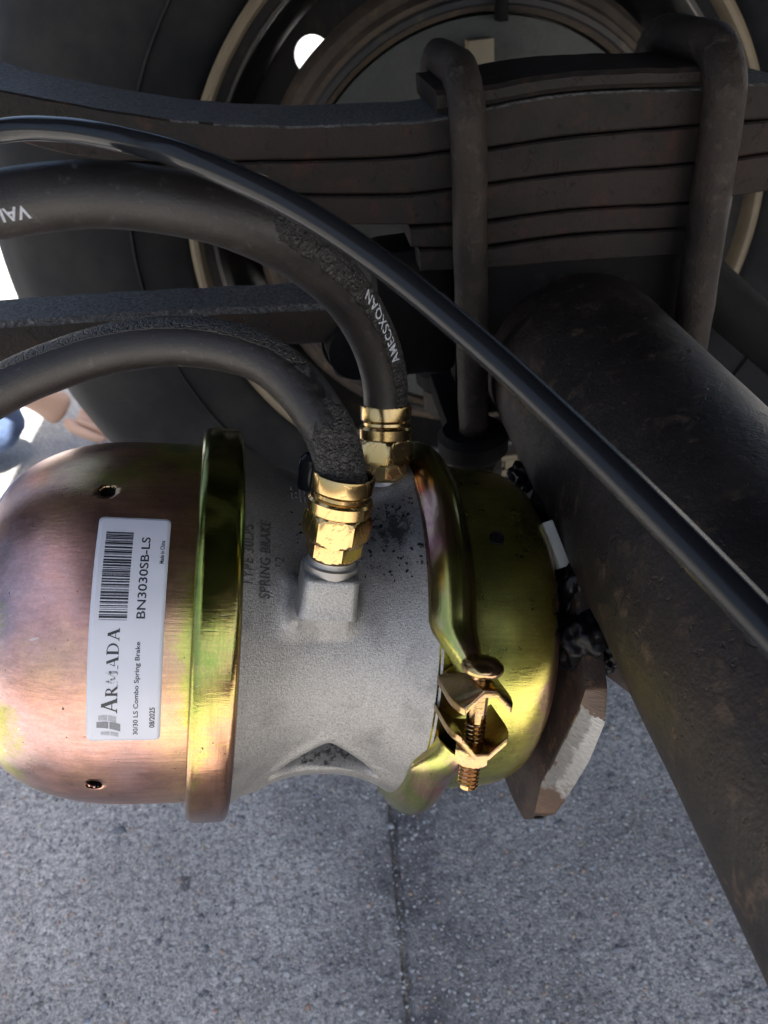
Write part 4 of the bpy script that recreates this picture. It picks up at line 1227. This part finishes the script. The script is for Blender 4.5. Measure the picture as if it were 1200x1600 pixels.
body_j = [(J(-1.00, 1.48, 0.36), 0.13), (J(-1.00, 1.50, 0.55), 0.125), (J(-0.95, 1.49, 0.74), 0.15), (J(-0.90, 1.48, 0.86), 0.07), (J(-0.87, 1.47, 0.93), 0.055), (J(-0.84, 1.46, 1.03), 0.085), (J(-0.83, 1.46, 1.10), 0.07),
          (J(-0.86, 1.31, 0.80), 0.055), (J(-0.80, 1.24, 0.52), 0.042), (J(-0.66, 1.33, 0.22), 0.030), (J(-0.560, 1.37, 0.13), 0.027), (J(-0.520, 1.38, 0.085), (0.040, 0.022)),
          (J(-0.94, 1.68, 0.78), 0.055), (J(-0.95, 1.72, 0.50), 0.042), (J(-0.84, 1.66, 0.32), 0.030),
          (J(-1.00, 1.38, 0.34), 0.09), (J(-0.615, 1.37, 0.066), 0.066), (J(-1.10, 1.42, 0.06), 0.045), (J(-1.20, 1.42, 0.05), 0.035),
          (J(-1.02, 1.62, 0.32), 0.09), (J(-0.76, 1.68, 0.10), 0.065), (J(-1.12, 1.68, 0.06), 0.045), (J(-1.22, 1.68, 0.05), 0.035)]
body_e = [(0, 1), (1, 2), (2, 3), (3, 4), (4, 5), (5, 6), (2, 7), (7, 8), (8, 9), (9, 10), (10, 11), (2, 12), (12, 13), (13, 14), (0, 15), (15, 16), (16, 17), (17, 18), (0, 19), (19, 20), (20, 21), (21, 22)]
bare = [(b[0], b[1] * (0.72 if i in (0, 1, 2, 7, 8, 12, 13, 15, 16, 17, 19, 20, 21) else 1.0) if isinstance(b[1], float) else b[1]) for i, b in enumerate(body_j)]
skin_body('body', bare, body_e, M['skin'], pp)
tz = [(b[0], b[1] * 1.12 if isinstance(b[1], float) else b[1]) for b in body_j]
skin_body('jeans', [tz[0], tz[15], tz[16], tz[17], tz[19], tz[20], tz[21]], [(0, 1), (1, 2), (2, 3), (0, 4), (4, 5), (5, 6)], M['denim'], pp)
skin_body('jacket', [tz[0], tz[1], tz[2], tz[7], tz[8], tz[9], tz[12], tz[13], tz[14]], [(0, 1), (1, 2), (2, 3), (3, 4), (4, 5), (2, 6), (6, 7), (7, 8)], M['navy'], pp)
fing = [((0.050, -0.028, -0.030), 0.078, 0.0085), ((0.055, -0.010, -0.032), 0.086, 0.009), ((0.053, 0.010, -0.032), 0.080, 0.0085), ((0.046, 0.028, -0.028), 0.066, 0.0078)]
hb = Vector(body_j[11][0])
for v, ln, r in fing:
    ln *= 0.72
    dv = Vector((0.80, v[1] * 6, -0.50)).normalized()
    k0 = hb + Vector((0.015, v[1] * 0.8, -0.008)); k1 = hb + Vector((0.035, v[1], -0.016))
    k2 = k1 + dv * ln * 0.42; k3 = k2 + (dv + Vector((0, 0, -0.25))).normalized() * ln * 0.32; k4 = k3 + (dv + Vector((-0.1, 0, -0.4))).normalized() * ln * 0.26
    skin_body('finger', [(k0[:], r * 1.2), (k1[:], r * 1.1), (k2[:], r), (k3[:], r * .92), (k4[:], r * .75)], [(0, 1), (1, 2), (2, 3), (3, 4)], M['skin'], pp)
k0 = hb + Vector((0.0, -0.022, -0.004)); k1 = k0 + Vector((0.018, -0.022, -0.010)); k2 = k1 + Vector((0.028, -0.010, -0.014)); k3 = k2 + Vector((0.022, -0.002, -0.012))
skin_body('thumb', [(k0[:], 0.012), (k1[:], 0.0105), (k2[:], 0.0095), (k3[:], 0.007)], [(0, 1), (1, 2), (2, 3)], M['skin'], pp)
hd_ = Vector(body_j[5][0])
lump('hair', hd_ + Vector((-0.018, 0.006, 0.03)), 0.098, M['hair'], pp, 3, 0.05, (0.95, 0.85, 1.0))
